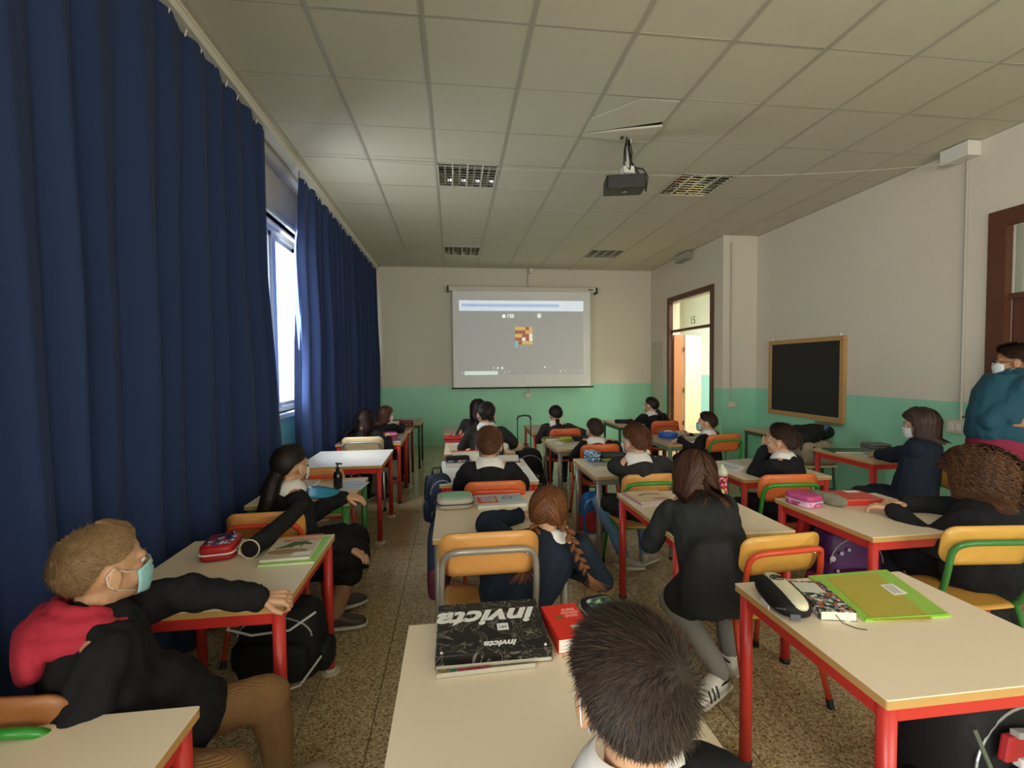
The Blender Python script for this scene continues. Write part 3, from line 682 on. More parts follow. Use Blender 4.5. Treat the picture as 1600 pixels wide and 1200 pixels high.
# ------------------------------------------------------------------ bags
def backpack(loc, rz, size, m1, m2, label, rx=0, m3=None, cat='backpack', strap=True, trolley=False):
    e = empty('backpack', loc, math.radians(rz), label, cat); hw, hd, hh = size[0]/2, size[1]/2, size[2]/2
    M = Matrix.Rotation(math.radians(rx), 3, 'X'); c = V((0, 0, hh))
    def W(p): return M @ V(p)+c
    sup(G(), c, (hw, hd, hh), 4.2, M, taper=.14).build('main_bag', m1, e, smooth=True)
    sup(G(), W((0, -hd*.92, -hh*.30)), (hw*.78, hd*.38, hh*.52), 4, M).build('front_pocket', m2, e, smooth=True)
    for s in (-1, 1): sup(G(), W((s*hw*.95, 0, -hh*.45)), (hw*.18, hd*.6, hh*.40), 3, M, seg=14, ring=8).build('side_pocket', m3 or m2, e, smooth=True)
    z = [W((hw*.82*math.cos(a), -hd*.78*1.0, hh*.30+hh*.50*math.sin(a))) for a in [PI*k/14 for k in range(15)]]
    G().tube(z, .004, 6).build('zipper', M_alu, e)
    G().tube([W((-.035, hd*.5, hh*.95)), W((-.03, hd*.5, hh+.035)), W((.03, hd*.5, hh+.035)), W((.035, hd*.5, hh*.95))], .008, 6).build('top_handle', M_dark, e, smooth=True)
    if strap:
        for s in (-1, 1):
            P = [W((s*hw*.5, hd+.045*math.sin(PI*k/10)+.005, hh*.85-1.6*hh*k/10)) for k in range(11)]
            G().tube(P, .022, 8, flat=.35, up=(0, 1, 0)).build('shoulder_strap', M_dark, e, smooth=True)
    if trolley:
        for s in (-1, 1): G().tube([W((s*.075, hd*.9, hh*.5)), W((s*.078, hd*.9, hh+.32))], .006, 8).build('trolley_rail', M_alu if trolley == 2 else mat('dark_steel', '3b3b3a', .3, metal=.6), e)
        G().tube([W((-.08, hd*.9, hh+.31)), W((-.065, hd*.9, hh+.345)), W((0, hd*.9, hh+.355)), W((.065, hd*.9, hh+.345)), W((.08, hd*.9, hh+.31))], .010, 8).build('trolley_grip', M_dark, e, smooth=True)
        for s in (-1, 1): G().tube([W((s*hw*.8, hd*.9, -hh+.03)), W((s*(hw*.8+.02), hd*.9, -hh+.03))], .03, 14).build('wheel', M_dark, e)
    return e, W
M_blk = mat('black_nylon', '17171a', .7, var=.2, bump=.1, spec=.3); M_nvy = mat('navy_nylon', '1c2748', .65, var=.15, bump=.1)
M_pur = mat('purple_nylon', '4d1d58', .5, var=.15); M_mag = mat('magenta_trim', 'a02a5c', .5); M_rdn = mat('red_nylon', 'a81f26', .6, var=.1)
M_char = patmat('dark_printed_nylon', ['17171a', '17171a', '26262a', '17171a', '6d6f70'], 26, .6)
bp, W = backpack((.79, 5.06, 0), 6, (.38, .26, .60), M_blk, patmat('dark_red_print', ['1b1416', '3a1518', '1b1416', 'b9b2ac', '1b1416', '1b1416'], 34), 'black and dark red trolley school bag with raised handle, between the centre desks', trolley=True)
bp, W = backpack((-.12, 3.36, .38), 20, (.20, .16, .36), M_nvy, M_nvy, 'dark navy backpack hanging beside the white-topped centre desk', strap=True)
bp, W = backpack((-.105, 2.66, .20), 80, (.26, .10, .44), M_nvy, mat('red_navy_nylon', '5c1d35', .6), 'navy backpack with red and pink trim hanging left of the braided girl\'s desk', strap=False)
G().tube([W((.0, -.085, .14)), W((.06, -.09, .13))], .035, 10).build('blue_pompom', mat('sky_blue_plush', '7fa6e0', .9), bp, smooth=True)
G().tube([W((.03, -.08, -.17)), W((.05, -.12, -.2)), W((.10, -.1, -.22))], .012, 6).build('pink_cord', mat('pink_cord', 'd0507e', .7), bp)
bp, W = backpack((-.76, 2.12, .16), -6, (.38, .22, .33), M_blk, M_blk, 'black backpack with white drawcord under the desk of the boy in the red hood', strap=False)
gw = mat('white_cord', 'c9c9c8', .6)
G().tube([W((-.16, -.15, .12)), W((-.05, -.17, .105)), W((.10, -.165, .12)), W((.19, -.12, .17))], .005, 6).tube([W((-.12, -.17, -.13)), W((0, -.18, -.15)), W((.13, -.15, -.12)), W((.2, -.1, -.03))], .005, 6).tube([W((-.16, -.15, .12)), W((-.14, -.16, .14)), W((-.12, -.16, .15))], .004, 6).build('drawcord', gw, bp)
backpack((1.20, 3.92, .04), 0, (.24, .16, .36), mat('bright_blue_nylon', '1f6fc0', .5, var=.1), mat('red_nylon', 'a81f26'), 'bright blue and red backpack hanging under the silver-legged desk', strap=False)
bp, W = backpack((2.27, 2.44, .0), -8, (.36, .26, .57), M_pur, mat('dark_magenta_nylon', '6a1c50', .45), 'purple school backpack with white prints and pink trim under the curly-haired girl\'s desk', m3=M_mag)
for px, pz, r in ((-.15, .12, .018), (-.10, .15, .012), (-.15, -.03, .03), (-.12, .05, .01), (-.16, -.14, .012), (-.06, .17, .01)):
    G().ell(W((px, -.125, pz)), (r, .006, r), seg=12, ring=6).build('print_dot', mat('lilac_print', 'c9bcd0', .6), bp, smooth=True)
G().tube([W((.13+.05*math.cos(a), -.165, -.02+.07*math.sin(a))) for a in [PI*.3+PI*1.4*k/12 for k in range(13)]], .006, 6).tube([W((.16, -.17, .06)), W((.33, -.15, .05))], .007, 6).tube([W((.16, -.17, .0)), W((.33, -.15, -.01))], .007, 6).build('pink_strap', mat('pink_webbing', 'c2406c', .6), bp)
bp, W = backpack((2.18, 3.02, .0), 30, (.30, .22, .40), M_char, M_char, 'black backpack with white lettering print, left of the purple backpack')
tag(sup(G(), (2.21, 2.70, .42), (.045, .03, .12), 2.5, Matrix.Rotation(.2, 3, 'Y')).build('gym_pouch', mat('scarlet_cloth', 'cf2326', .6), smooth=True), 'small scarlet pouch hanging between the two backpacks under the desk', 'pouch')
bp, W = backpack((1.64, 1.27, .0), 14, (.46, .26, .50), M_blk, M_blk, 'black backpack with dark red and white panels under the near right desk', strap=False)
G().obox(W((.0, -.135, .12)), (.13, 0, -.03), (0, .012, 0), (.01, 0, .035)).build('red_panel', M_rdn, bp, bevel=.006)
G().obox(W((.04, -.145, .070)), (.12, 0, -.03), (0, .012, 0), (.0, 0, .014)).build('white_stripe', gw, bp, bevel=.004)
G().obox(W((-.02, -.142, .165)), (.07, 0, -.02), (0, .012, 0), (.0, 0, .010)).build('grey_stripe', mat('grey_stripe', '9c9a97', .6), bp, bevel=.003)
G().tube([W((-.20, -.1, .20)), W((-.19, -.16, .05)), W((-.05, -.21, -.04)), W((.1, -.22, -.16))], .006, 6).tube([W((.2, -.1, .22)), W((.24, -.16, .02)), W((.26, -.15, -.1))], .006, 6).build('strap_cord', mat('olive_webbing', '5b6652', .7), bp)
bp, W = backpack((2.95, 2.25, .0), 60, (.34, .2, .40), M_blk, M_blk, 'black backpack on the floor at the right photo edge, beyond the curly-haired girl\'s chair')
# beige bag with a black backpack on top, on the stool
bg_ = empty('tote_bag', (3.78, 4.48, .45), 0, 'slumped beige canvas bag standing on the stool', 'bag')
voxel(sup(sup(G(), (0, 0, .12), (.19, .15, .13), 3), (.08, -.03, .06), (.18, .14, .07), 2.5), .012, 5, .6, .02, 7, 3).build('canvas_body', mat('beige_canvas', 'a3947b', .9, bump=.2), bg_, smooth=True)
G().tube([(-.1, -.13, .2), (-.12, -.17, .1), (-.11, -.17, .0)], .01, 6).build('bag_strap', M_dark, bg_)
bp = empty('backpack', (3.86, 4.60, .68), math.radians(15), 'black backpack with a blue mark lying on the beige bag below the blackboard', 'backpack')
voxel(sup(sup(G(), (0, 0, .08), (.27, .15, .09), 2.6), (-.14, -.02, .04), (.14, .14, .10), 2.6), .012, 4, .6, .015, 6, 5).build('main_bag', M_blk, bp, smooth=True)
G().obox((.05, -.12, .13), (.05, .01, .02), (0, .02, .01), (.0, 0, .025)).build('blue_patch', mat('blue_patch', '2a4c86', .6), bp, bevel=.01)
G().tube([(-.08, -.14, .10), (.06, -.13, .16)], .004, 6).build('zipper', M_alu, bp)
G().tube([(-.25, -.08, .08), (-.30, -.10, -.06), (-.27, -.12, -.2), (-.23, -.12, -.05)], .016, 6, flat=.5).build('shoulder_strap', M_dark, bp, smooth=True)

# ------------------------------------------------------------------ things on the desks
M_page = mat('paper_pages', 'e3dfd2', .8, var=.04, scale=200)
def book(x, y, z, w, d, h, rz, cover, label, cat='book', name='book', pages=True, parts=(), spine='left', group=None):
    e = empty(name, (x, y, z), math.radians(rz), label, cat, group)
    G().box((-w/2, -d/2, 0), (w/2, d/2, .0015)).box((-w/2, -d/2, h-.0015), (w/2, d/2, h)).box((-w/2, -d/2, 0), (-w/2+.0015, d/2, h)).build('cover', cover, e)
    if pages: G().box((-w/2+.0016, -d/2+.002, .0016), (w/2-.002, d/2-.002, h-.0016)).build('pages', M_page, e)
    for nm, c, hx_, hy_, m_ in parts:
        G().box((c[0]-hx_, c[1]-hy_, h), (c[0]+hx_, c[1]+hy_, h+.0006)).build(nm, m_, e)
    return e
def case(x, y, z, w, d, h, rz, m1, m2, label, top=None, zipc=None, name='pencil_case', ex=4.5):
    """zipped pencil case: lower and upper shell, zip band, pull tab"""
    e = empty(name, (x, y, z), math.radians(rz), label, 'pencil case', 'pencil cases on the desks')
    sup(G(), (0, 0, h*.27), (w/2, d/2, h*.27), ex, seg=28, ring=10).build('lower_shell', m1, e, smooth=True)
    sup(G(), (0, 0, h*.70), (w/2, d/2, h*.30), ex, seg=28, ring=10).build('upper_shell', m2, e, smooth=True)
    G().prism(rrect(w*1.005, d*1.005, min(w, d)*.22), h*.44, h*.52).build('zip_band', zipc or M_dark, e)
    if top: sup(G(), (0, 0, h*.97), (w*.40, d*.36, h*.05), 5, seg=20, ring=6).build('lid_panel', top, e, smooth=True)
    G().tube([(w/2, -d*.3, h*.48), (w/2+.012, -d*.34, h*.44), (w/2+.014, -d*.36, h*.25)], .003, 6).build('zip_pull', M_alu, e)
    return e
Z0 = DESK
white = mat('white_print', 'efeeea', .5, var=.02); blk = mat('black_print', '151515', .5)
# near centre desk : black album case with white italic lettering, seen upside down
al = empty('portfolio_case', (.10, 1.385, Z0), math.radians(0), 'black glossy drawing portfolio with big upside-down white lettering on the near centre desk', 'portfolio')
M_alb = patmat('black_grey_streaks', ['131211', '161514', '1a1918', '161514', '1c1b19', '1a1918', '7a746a', '1c1b19', '161514', '24221f', '171615', '5e594f', '161514'], 11, .25, 'NOISE')
AW, AD, AH = .325, .275, .042
G().box((-AW/2, -AD/2, 0), (AW/2, AD/2, AH)).build('case_shell', M_alb, al, bevel=.003)
G().box((-AW/2+.003, -AD/2-.0006, .004), (AW/2-.003, -AD/2, .014)).build('base_edge', mat('clear_tray', 'bdb6a2', .2), al)
Mu = lambda x, y: Matrix.Translation((x, y, AH+.0002)) @ Matrix.Rotation(PI, 4, 'Z')
text('invicta', .118, white, 'big_lettering', al, Mu(-.004, .045) @ Matrix.Diagonal((1, 1, 1, 1)), .0004, .35, .004); text('invicta', .036, white, 'small_lettering', al, Mu(.022, -.100), .0004, .35, .0015)
G().box((.018, -.035, AH), (.052, .0, AH+.0008)).build('price_sticker', white, al); text('681', .017, blk, 'sticker_text', al, Matrix.Translation((.035, -.02, AH+.0009)) @ Matrix.Rotation(PI, 4, 'Z'), .0002)
for x in (-.145, .145): G().lathe([(.004, 0), (.004, .002)], (x, -.125, AH), 10).build('snap_stud', white, al)
mk = empty('marker_tray', (.05, 1.232, Z0), math.radians(2), 'clear plastic tray with a row of coloured markers at the portfolio edge', 'marker set')
G().box((-.11, -.012, 0), (.16, .010, .002)).box((-.11, -.012, 0), (.16, -.010, .014)).box((-.11, -.012, 0), (-.108, .010, .014)).build('tray', mat('clear_tray', 'bdb6a2'), mk)
for k, c_ in enumerate(('8c7a2a', '2b6f6b', 'b0305a', 'a3254a', 'a03050', 'b03a60')): G().box((-.095+k*.022, -.009, .0025), (-.077+k*.022, .006, .012)).build('marker', mat('marker_'+c_, c_, .4), mk, bevel=.002)
rb = book(.335, 1.375, Z0, .115, .19, .042, 5, mat('bright_red_cover', 'e02d1e', .35, var=.02), 'thick bright red school diary next to the black portfolio', 'diary', 'diary')
for k, t in enumerate(('NIKE 24', 'PAGINE', 'SCUOLA', 'DIARY')[1:]): text('oooo'[:3+k % 2].upper(), .018, mat('pale_print', 'f2c9bb', .5), 'cover_text', rb, Matrix.Translation((.022, .06-.018*k, .0422)) @ Matrix.Rotation(PI, 4, 'Z'), .0002)
G().box((.0, -.055, .042), (.032, -.03, .0426)).build('barcode_label', mat('grey_label', 'b8ada4', .5), rb)
G().ell((-.018, .02, .0422), (.012, .011, .0008), seg=12, ring=6).build('gold_emblem', mat('gold_print', '9a6a2c', .4, metal=.4), rb)
G().tube([(-.045, -.10, .002), (-.05, -.118, .002), (-.038, -.125, .002), (-.03, -.115, .002), (-.02, -.13, .002)], .002, 6).build('ribbon_marker', mat('gold_ribbon', 'c9a46a', .6), rb)
case(.475, 1.42, Z0, .115, .185, .05, 14, mat('dark_grey_fabric', '3b4146', .6), M_blk, 'dark pencil case with green and blue glossy picture lid, beside the red diary', top=patmat('green_blue_picture', ['1b2430', '25384a', '31506a', '2f6a3a', '7fb04a', 'cfe0e6'], 14, .2, 'NOISE'), zipc=mat('silver_zip', 'c6c6c0', .4))
# desk with the dinosaur book
case(-1.04, 2.19, Z0, .14, .19, .07, 10, M_rdn, mat('scarlet_fabric', 'b51f24', .5), 'red zipped pencil case with a dark blue patterned lid, beside the dinosaur book', top=patmat('hero_print', ['1c2a5e', '3d4f94', 'b52430', '16204a', 'c9ccd6'], 60, .35), zipc=white)
tb = empty('tube_case', (-.895, 2.27, Z0+.045), 0, 'black cylindrical tube case with a cream rimmed open end lying on the desk', 'tube case')
g = G().tube([(0, -.14, -.003), (.02, -.02, 0), (.05, .14, .02), (.085, .30, .06)], [.041, .042, .040, .036], 22)
voxel(g, .006, 2, .7, .006, 20, 2).build('sleeve', M_blk, tb, smooth=True)
G().tube([V((-.001, -.146, -.003))+V((math.cos(a)*.041, -math.sin(0), math.sin(a)*.041)) for a in [2*PI*k/20 for k in range(20)]], .0035, 6, closed=True).build('rim', mat('cream_rim', 'cbbfa3', .6), tb, smooth=True)
fo = book(-.715, 2.17, Z0, .225, .30, .012, 2, mat('lime_folder', '8fd455', .35, var=.03), 'lime green folder under the dinosaur schoolbook', 'folder', 'folder')
bk = book(-.73, 2.18, Z0+.012, .20, .275, .012, 3, mat('pale_cover', 'd3c3ab', .4, var=.05), 'schoolbook with a green dinosaur on its cover, on the lime green folder', 'book')
G().box((-.1, .115, .012), (.1, .137, .0126)).build('orange_band', mat('orange_band', 'd9803c', .5), bk)
text('MONDO', .042, mat('salmon_print', 'cf7a5c', .5), 'cover_title', bk, Matrix.Translation((.02, .075, .0122)), .0002, .2, .001)
G().tube([(-.07, -.02, .0125), (-.03, .0, .0125), (.0, .03, .0125), (.04, .035, .0125), (.075, .01, .0125)], [.005, .016, .028, .020, .006], 8, flat=.06, up=(0, 0, 1)).tube([(.0, .015, .0125), (-.01, -.02, .0125)], .005, 6, flat=.1, up=(0, 0, 1)).tube([(.035, .015, .0125), (.03, -.015, .0125)], .005, 6, flat=.1, up=(0, 0, 1)).build('dinosaur_print', mat('dino_green', '4a6b43', .5), bk)
G().ell((-.01, -.06, .0122), (.085, .03, .0006), seg=16, ring=4).build('ground_print', mat('sand_print', 'a8865c', .5), bk)
G().box((.02, -.115, .0121), (.095, -.075, .0126)).build('white_print_band', white, bk)
# ponytail girl's desk
for k in range(4):
    book(-1.02+.003*k, 3.27+.004*k, Z0+.012*k, .13, .19, .012, 4-3*k, (mat('cream_cover', 'd9cdb0', .5), mat('tan_cover', 'b98f63', .5), M_page, mat('buff_cover', 'cbb894', .5))[k], ('lowest cream', 'second tan', 'third white', 'topmost buff')[k]+' book of the small pile beside the ponytail girl\'s face')
pb = empty('pump_bottle', (-.80, 3.28, Z0), 0, 'dark pump bottle of hand gel on the ponytail girl\'s desk', 'bottle')
G().lathe([(.026, 0), (.030, .005), (.030, .10), (.022, .118), (.012, .125), (.012, .135)], (0, 0, 0), 20).build('body', mat('dark_gel_bottle', '16181c', .15), pb, smooth=True)
G().lathe([(.014, .134), (.014, .148), (.006, .150), (.006, .172)], (0, 0, 0), 14).tube([(-.012, 0, .176), (.03, 0, .172)], .006, 8).build('pump_head', M_dark, pb, smooth=True)
tag(G().surf([[(-.97+.30*u, 3.02+.16*v, Z0+.004+.045*v*(1-u)+.012*math.sin(u*5)) for u in [i/8 for i in range(9)]] for v in [i/5 for i in range(6)]]).build('blue_folder', mat('cyan_plastic', '3aa7cf', .3, var=.08), solid=.002, smooth=True), 'thin bright blue plastic folder sloping on the ponytail girl\'s desk', 'folder')
for k, (x, y, r, c_) in enumerate(((-.735, 3.42, 8, 'e6e6ea'), (-.70, 3.33, -6, 'cfdcea'))):
    b_ = book(x, y, Z0+.003*k, .15, .20, .003, r, mat('sheet_'+c_, c_, .6), ('white open worksheet behind the pump bottle on the ponytail girl\'s desk', 'bluish printed worksheet right of the pump bottle, on top')[k], 'paper', 'worksheet', pages=False)
    for q in range(4): G().box((-.06, -.07+q*.035, .003), (.055, -.06+q*.035, .0035)).build('printed_line', mat('blue_grey_print', '9fb1c8', .6), b_)
# L1 desk
case(-.76, 5.50, Z0, .20, .14, .08, 10, mat('pink_fabric', 'd2558e', .5), mat('light_pink_fabric', 'db7fa8', .5), 'pink rounded pencil case beside the dark-haired girl near the curtain', top=mat('magenta_print', 'b12a8a', .5), ex=3)
book(-.72, 5.36, Z0, .22, .16, .010, 0, mat('slate_cover', '59606a', .5), 'thin slate grey book with pinkish top in front of the pink case', parts=(('pink_print', (-.03, 0), .07, .06, mat('dull_pink', 'b5646c', .5)),))
# far left desks
bx_ = case(-.67, 6.62, Z0, .20, .15, .09, 0, mat('brick_red_fabric', '7d2626', .5), mat('brown_red_fabric', '6b2c28', .5), 'brick red box-shaped case on the desk beyond the brown-haired girl')
book(-.80, 6.35, Z0, .26, .18, .03, 12, mat('orange_cover', 'c07a3e', .5), 'tan orange book under the hand of the brown-haired girl by the curtain')
book(-1.0, 7.2, Z0, .42, .28, .03, 0, mat('rust_cover', 'a2532f', .5), 'wide rust brown binder lying on the last desk of the curtain row', 'binder', 'binder')
# desk of the girl with braids
case(-.005, 2.77, Z0, .215, .20, .065, 2, mat('taupe_fabric', 'a49c8e', .7), mat('grey_fabric', 'b2aea2', .7), 'grey zipped pencil case with a mint green lid on the braided girl\'s desk', top=mat('mint_panel', '8fbf9f', .6), zipc=mat('dark_brown_zip', '3a2f2b', .5))
bk = book(.265, 2.80, Z0, .29, .24, .018, 3, mat('white_cover', 'd9dbd6', .4), 'pale schoolbook with red framed picture, right of the grey pencil case')
for nm, c, a, b, m_ in (('red_frame', (-.075, .0), .062, .072, mat('coral_print', 'd9574e', .5)), ('picture', (-.07, .01), .045, .05, patmat('pastel_stripes', ['b7c97a', '8fb4c4', 'a59ac9', 'd9a9b8'], 22)), ('blue_panel', (.07, 0), .078, .078, mat('pale_blue_print', 'aecfd3', .5))):
    G().box((c[0]-a, c[1]-b, .018), (c[0]+a, c[1]+b, .0184+(.0006 if nm == 'picture' else 0))).build(nm, m_, bk)
G().tube([(.05+.03*math.cos(a), .02+.022*math.sin(a), .0186) for a in [PI*2*k/14 for k in range(14)]], .004, 6, closed=True, flat=.2, up=(0, 0, 1)).build('black_ring_print', blk, bk)
# brown boy's desk
book(.03, 3.93, Z0, .22, .17, .028, 3, mat('grey_white_cover', 'b6bdb8', .5), 'grey-white thick notebook at the left of the brown-haired boy\'s desk', 'notebook', 'notebook')
case(.02, 3.94, Z0+.028, .20, .10, .045, 5, patmat('dark_figure_print', ['2b2a30', 'd0c7c0', '232a44', 'b5533a', '8fa9b8'], 40), M_blk, 'dark patterned pencil case lying on the grey-white notebook')
ob = book(.09, 4.08, Z0+.0, .24, .05, .09, 4, mat('vivid_orange_cover', 'd9532a', .4), 'orange binder standing behind the dark patterned case', 'binder', 'binder')
mg = book(.44, 3.90, Z0, .21, .20, .03, -3, mat('charcoal_cover', '3a3a3c', .5), 'dark magazine with white lettering EN 7SES right of the brown-haired boy', 'magazine', 'magazine')
text('EN 7SES', .05, white, 'spine_lettering', mg, Matrix.Translation((-.0, -.1005, .015)) @ Matrix.Rotation(PI, 4, 'Y') @ Matrix.Rotation(PI/2, 4, 'X') @ Matrix.Scale(.75, 4), .0003, 0, .002)
book(.43, 3.95, Z0+.03, .22, .19, .018, -6, M_page, 'white paper block lying on the dark magazine', 'paper', 'paper_block')
# curls girl's desk
book(.10, 4.66, Z0, .32, .24, .02, 2, mat('cream_cover', 'd9cdb0'), 'cream exercise book at the near edge of the curly dark-haired girl\'s desk', 'notebook', 'notebook')
book(.12, 4.90, Z0, .26, .16, .02, 0, M_page, 'white open book behind the cream exercise book in the centre row')
pc = case(.0, 5.16, Z0, .24, .13, .07, 0, mat('scarlet_fabric', 'b51f24'), mat('scarlet_fabric', 'b51f24'), 'bright red open pencil case full of pens on a centre row desk')
for k, c_ in enumerate(('e8b84a', 'd94f7a', 'f0e9dc', '7a4fa8', 'e07030', 'efe6d2')): G().tube([(-.08+k*.03, -.03, .068), (-.06+k*.032, .04, .085)], .005, 6).build('pen', mat('pen_'+c_, c_, .4), pc)
tag(sup(G(), (.30, 5.10, Z0+.02), (.06, .02, .02), 3).build('eraser_box', blk, smooth=True), 'small black box right of the red open pencil case', 'box')
tag(sup(G(), (.60, 4.52, Z0+.045), (.07, .10, .05), 2.6).build('crumpled_bag', mat('crumpled_beige', 'b7a987', .7), smooth=True), 'crumpled beige bag at the right edge of the centre row desk', 'bag')
# M2 : lime case, black box, green book
book(1.12, 5.12, Z0, .26, .16, .022, 4, mat('olive_cover', '7d7f4a', .5), 'olive green book at the far left corner of the rounded silver-legged desk')
case(1.20, 4.93, Z0, .14, .08, .055, 4, mat('olive_lime', '8d9a2c', .5), mat('lime_fabric', 'a3b03c', .5), 'small lime green pencil case on the rounded silver-legged desk')
bb_ = book(1.42, 5.0, Z0, .24, .12, .045, 0, M_blk, 'flat black box with a round gold mark behind the small boy\'s shoulder', 'box', 'flat_box', pages=False)
G().box((-.118, -.058, .002), (.118, .058, .043)).build('tray', M_blk, bb_); G().tube([(-.02, -.061, .022), (-.02, -.063, .022)], .012, 12).build('gold_mark', mat('gold_print', '9a6a2c'), bb_)
book(1.10, 4.86, Z0, .10, .16, .004, 0, M_page, 'white sheet at the left edge of the rounded silver-legged desk', 'paper', 'worksheet', pages=False)
# M3
book(1.24, 3.74, Z0, .26, .22, .012, 8, mat('grey_book', 'b3b0a8', .5), 'grey notebook under the pencil cases of the boy in blue jeans', 'notebook', 'notebook')
case(1.17, 3.86, Z0+.012, .10, .17, .085, 10, patmat('blue_check_print', ['2c6fa8', '9cc4dd', '1f4f80', 'dbe6ec'], 90), patmat('blue_check_print', ['2c6fa8']), 'blue checked pencil case on the grey notebook, left of the jeans boy\'s face')
case(1.33, 3.82, Z0+.012, .20, .13, .075, 0, mat('green_fabric', '7da04a', .5), mat('dark_olive', '2c3028', .6), 'green and black pencil case right of the blue checked one')
# M4
for k in range(3):
    q = book(1.155+.012*k, 2.70, Z0+.008*k, .22, .24, .008, 12-5*k, (M_page, mat('pink_cover', 'd58fa5', .5), mat('peach_cover', 'e3cba8', .4))[k], ('white bottom book', 'pink middle book', 'top book with green and pink cover drawing')[k]+' of the pile beside the long-haired girl')
    if k == 2:
        G().tube([(-.06, .02, .0083), (0, .05, .0083), (.08, .03, .0083)], .009, 6, flat=.05, up=(0, 0, 1)).build('green_drawing', mat('dino_green', '4a6b43'), q); G().ell((.04, -.06, .0083), (.05, .02, .0005), seg=12, ring=4).build('pink_blot', mat('pink_print', 'd9789a', .5), q)
G().box((0, 0, 0), (0, 0, 0))
bt = empty('water_bottle', (1.655, 2.70, Z0), 0, 'crimson water bottle with a clear domed cap on the desk beside the standing girl', 'bottle')
G().lathe([(.030, 0), (.034, .006), (.034, .07), (.030, .09), (.034, .11), (.034, .135)], (0, 0, 0), 22).build('body', patmat('crimson_print', ['b01f3e', 'b01f3e', 'b01f3e', 'd9a8b4', '8c1730'], 70, .3), bt, smooth=True)
G().lathe([(.035, .135), (.036, .155), (.028, .175), (.012, .188), (.010, .20), (.004, .205)], (0, 0, 0), 20).build('cap', mat('frosted_cap', 'c9cbb8', .25), bt, smooth=True)
tag(sup(G(), (1.60, 2.62, Z0+.035), (.022, .018, .035), 3).build('glue_stick', mat('pale_lime', 'c0cf7a', .4), smooth=True), 'small pale lime glue stick left of the crimson bottle', 'glue stick')
# near right desk
pc = empty('pencil_case', (1.108, 1.445, Z0), math.radians(-13), 'long black oval pencil case with cream top stripe and round logo', 'pencil case', 'pencil cases on the desks')
sup(G(), (0, 0, .032), (.062, .125, .032), 3, seg=28, ring=12).build('shell', M_blk, pc, smooth=True)
sup(G(), (.010, .0, .048), (.034, .126, .020), 3, seg=28, ring=12).build('cream_stripe', mat('cream_fabric', 'd9d3b4', .7), pc, smooth=True)
G().tube([(.008+.021*math.cos(a), .055+.021*math.sin(a), .067) for a in [2*PI*k/20 for k in range(20)]], .002, 6, closed=True).tube([(.008+.015*math.cos(a), .055+.015*math.sin(a), .068) for a in [2*PI*k/20 for k in range(20)]], .001, 5, closed=True).build('logo_ring', blk, pc)
text('B&', .02, blk, 'logo_letters', pc, Matrix.Translation((.008, .055, .0684)), .0006, 0, .001)
G().tube([(-.05, -.06, .02), (-.055, -.09, .03), (-.04, -.115, .04)], .003, 6).box((-.03, -.128, .01), (.0, -.122, .03)).build('side_strap', mat('grey_strap', '54585c', .6), pc)
G().box((-.064, -.05, .004), (-.0605, .01, .016)).build('white_tag', white, pc)
bk = book(1.238, 1.425, Z0, .11, .215, .030, -13, patmat('comic_print', ['d6d6cc', '2f4a46', '1c1c22', 'b9533a', '27302c', '3f6f48', '8f86a4', '222228', 'b9c3b4'], 95, .35), 'thick colourful comic-printed diary between the black case and lime folder', 'diary', 'diary')
G().tube([(-.01, -.108, .02), (0, -.125, .004), (.03, -.15, .001), (.055, -.155, .001)], .0016, 5).build('bookmark_cord', M_dark, bk)
G().box((-.05, .02, .030), (.03, .095, .0304)).build('pale_block', mat('pale_grid_print', 'cfd2c4', .5), bk)
gf = empty('document_folder', (1.53, 1.395, Z0), math.radians(0), 'translucent lime green document folder with white label on the near right desk', 'folder')
o_ = [onz(x, y) for x, y in ((1262, 902), (1385, 892), (1487, 965), (1352, 973))]; cx_, cyy = 1.53, 1.395
G().prism([(p.x-cx_, p.y-cyy) for p in o_[::-1]], .0, .007).build('sleeve', mat('lime_translucent', 'a5d94e', .3, var=.03, trans=.15), gf, bevel=.002)
o2 = [onz(x, y, Z0+.0075) for x, y in ((1290, 902), (1370, 896), (1458, 968), (1366, 970))]
G().prism([(p.x-cx_, p.y-cyy) for p in o2[::-1]], .0072, .0082).build('ochre_sheet', mat('ochre_sheet', 'b9ad3f', .35), gf)
lb = [onz(x, y, Z0+.0085) for x, y in ((1375, 914), (1394, 912), (1418, 927), (1397, 930))]
G().prism([(p.x-cx_, p.y-cyy) for p in lb[::-1]], .0084, .0094).build('label', white, gf)
dl = (lb[3]-lb[0])*.8; aw = (lb[1]-lb[0])
for k in range(3):
    a = lb[0]+(lb[3]-lb[0])*.1+aw*(.25+.22*k)-V((cx_, cyy, 0)); a.z = .0097; G().tube([a, a+V((dl.x, dl.y, 0))], .0009, 4).build('label_line', blk, gf)
G().obox(((o_[3]+o_[2])/2-V((cx_, cyy, Z0))+V((0, .006, .009))), ((o_[2]-o_[3])*.48), (0, .002, 0), (0, 0, .001)).build('seal_edge', mat('lime_edge', '8fce4a', .3), gf)
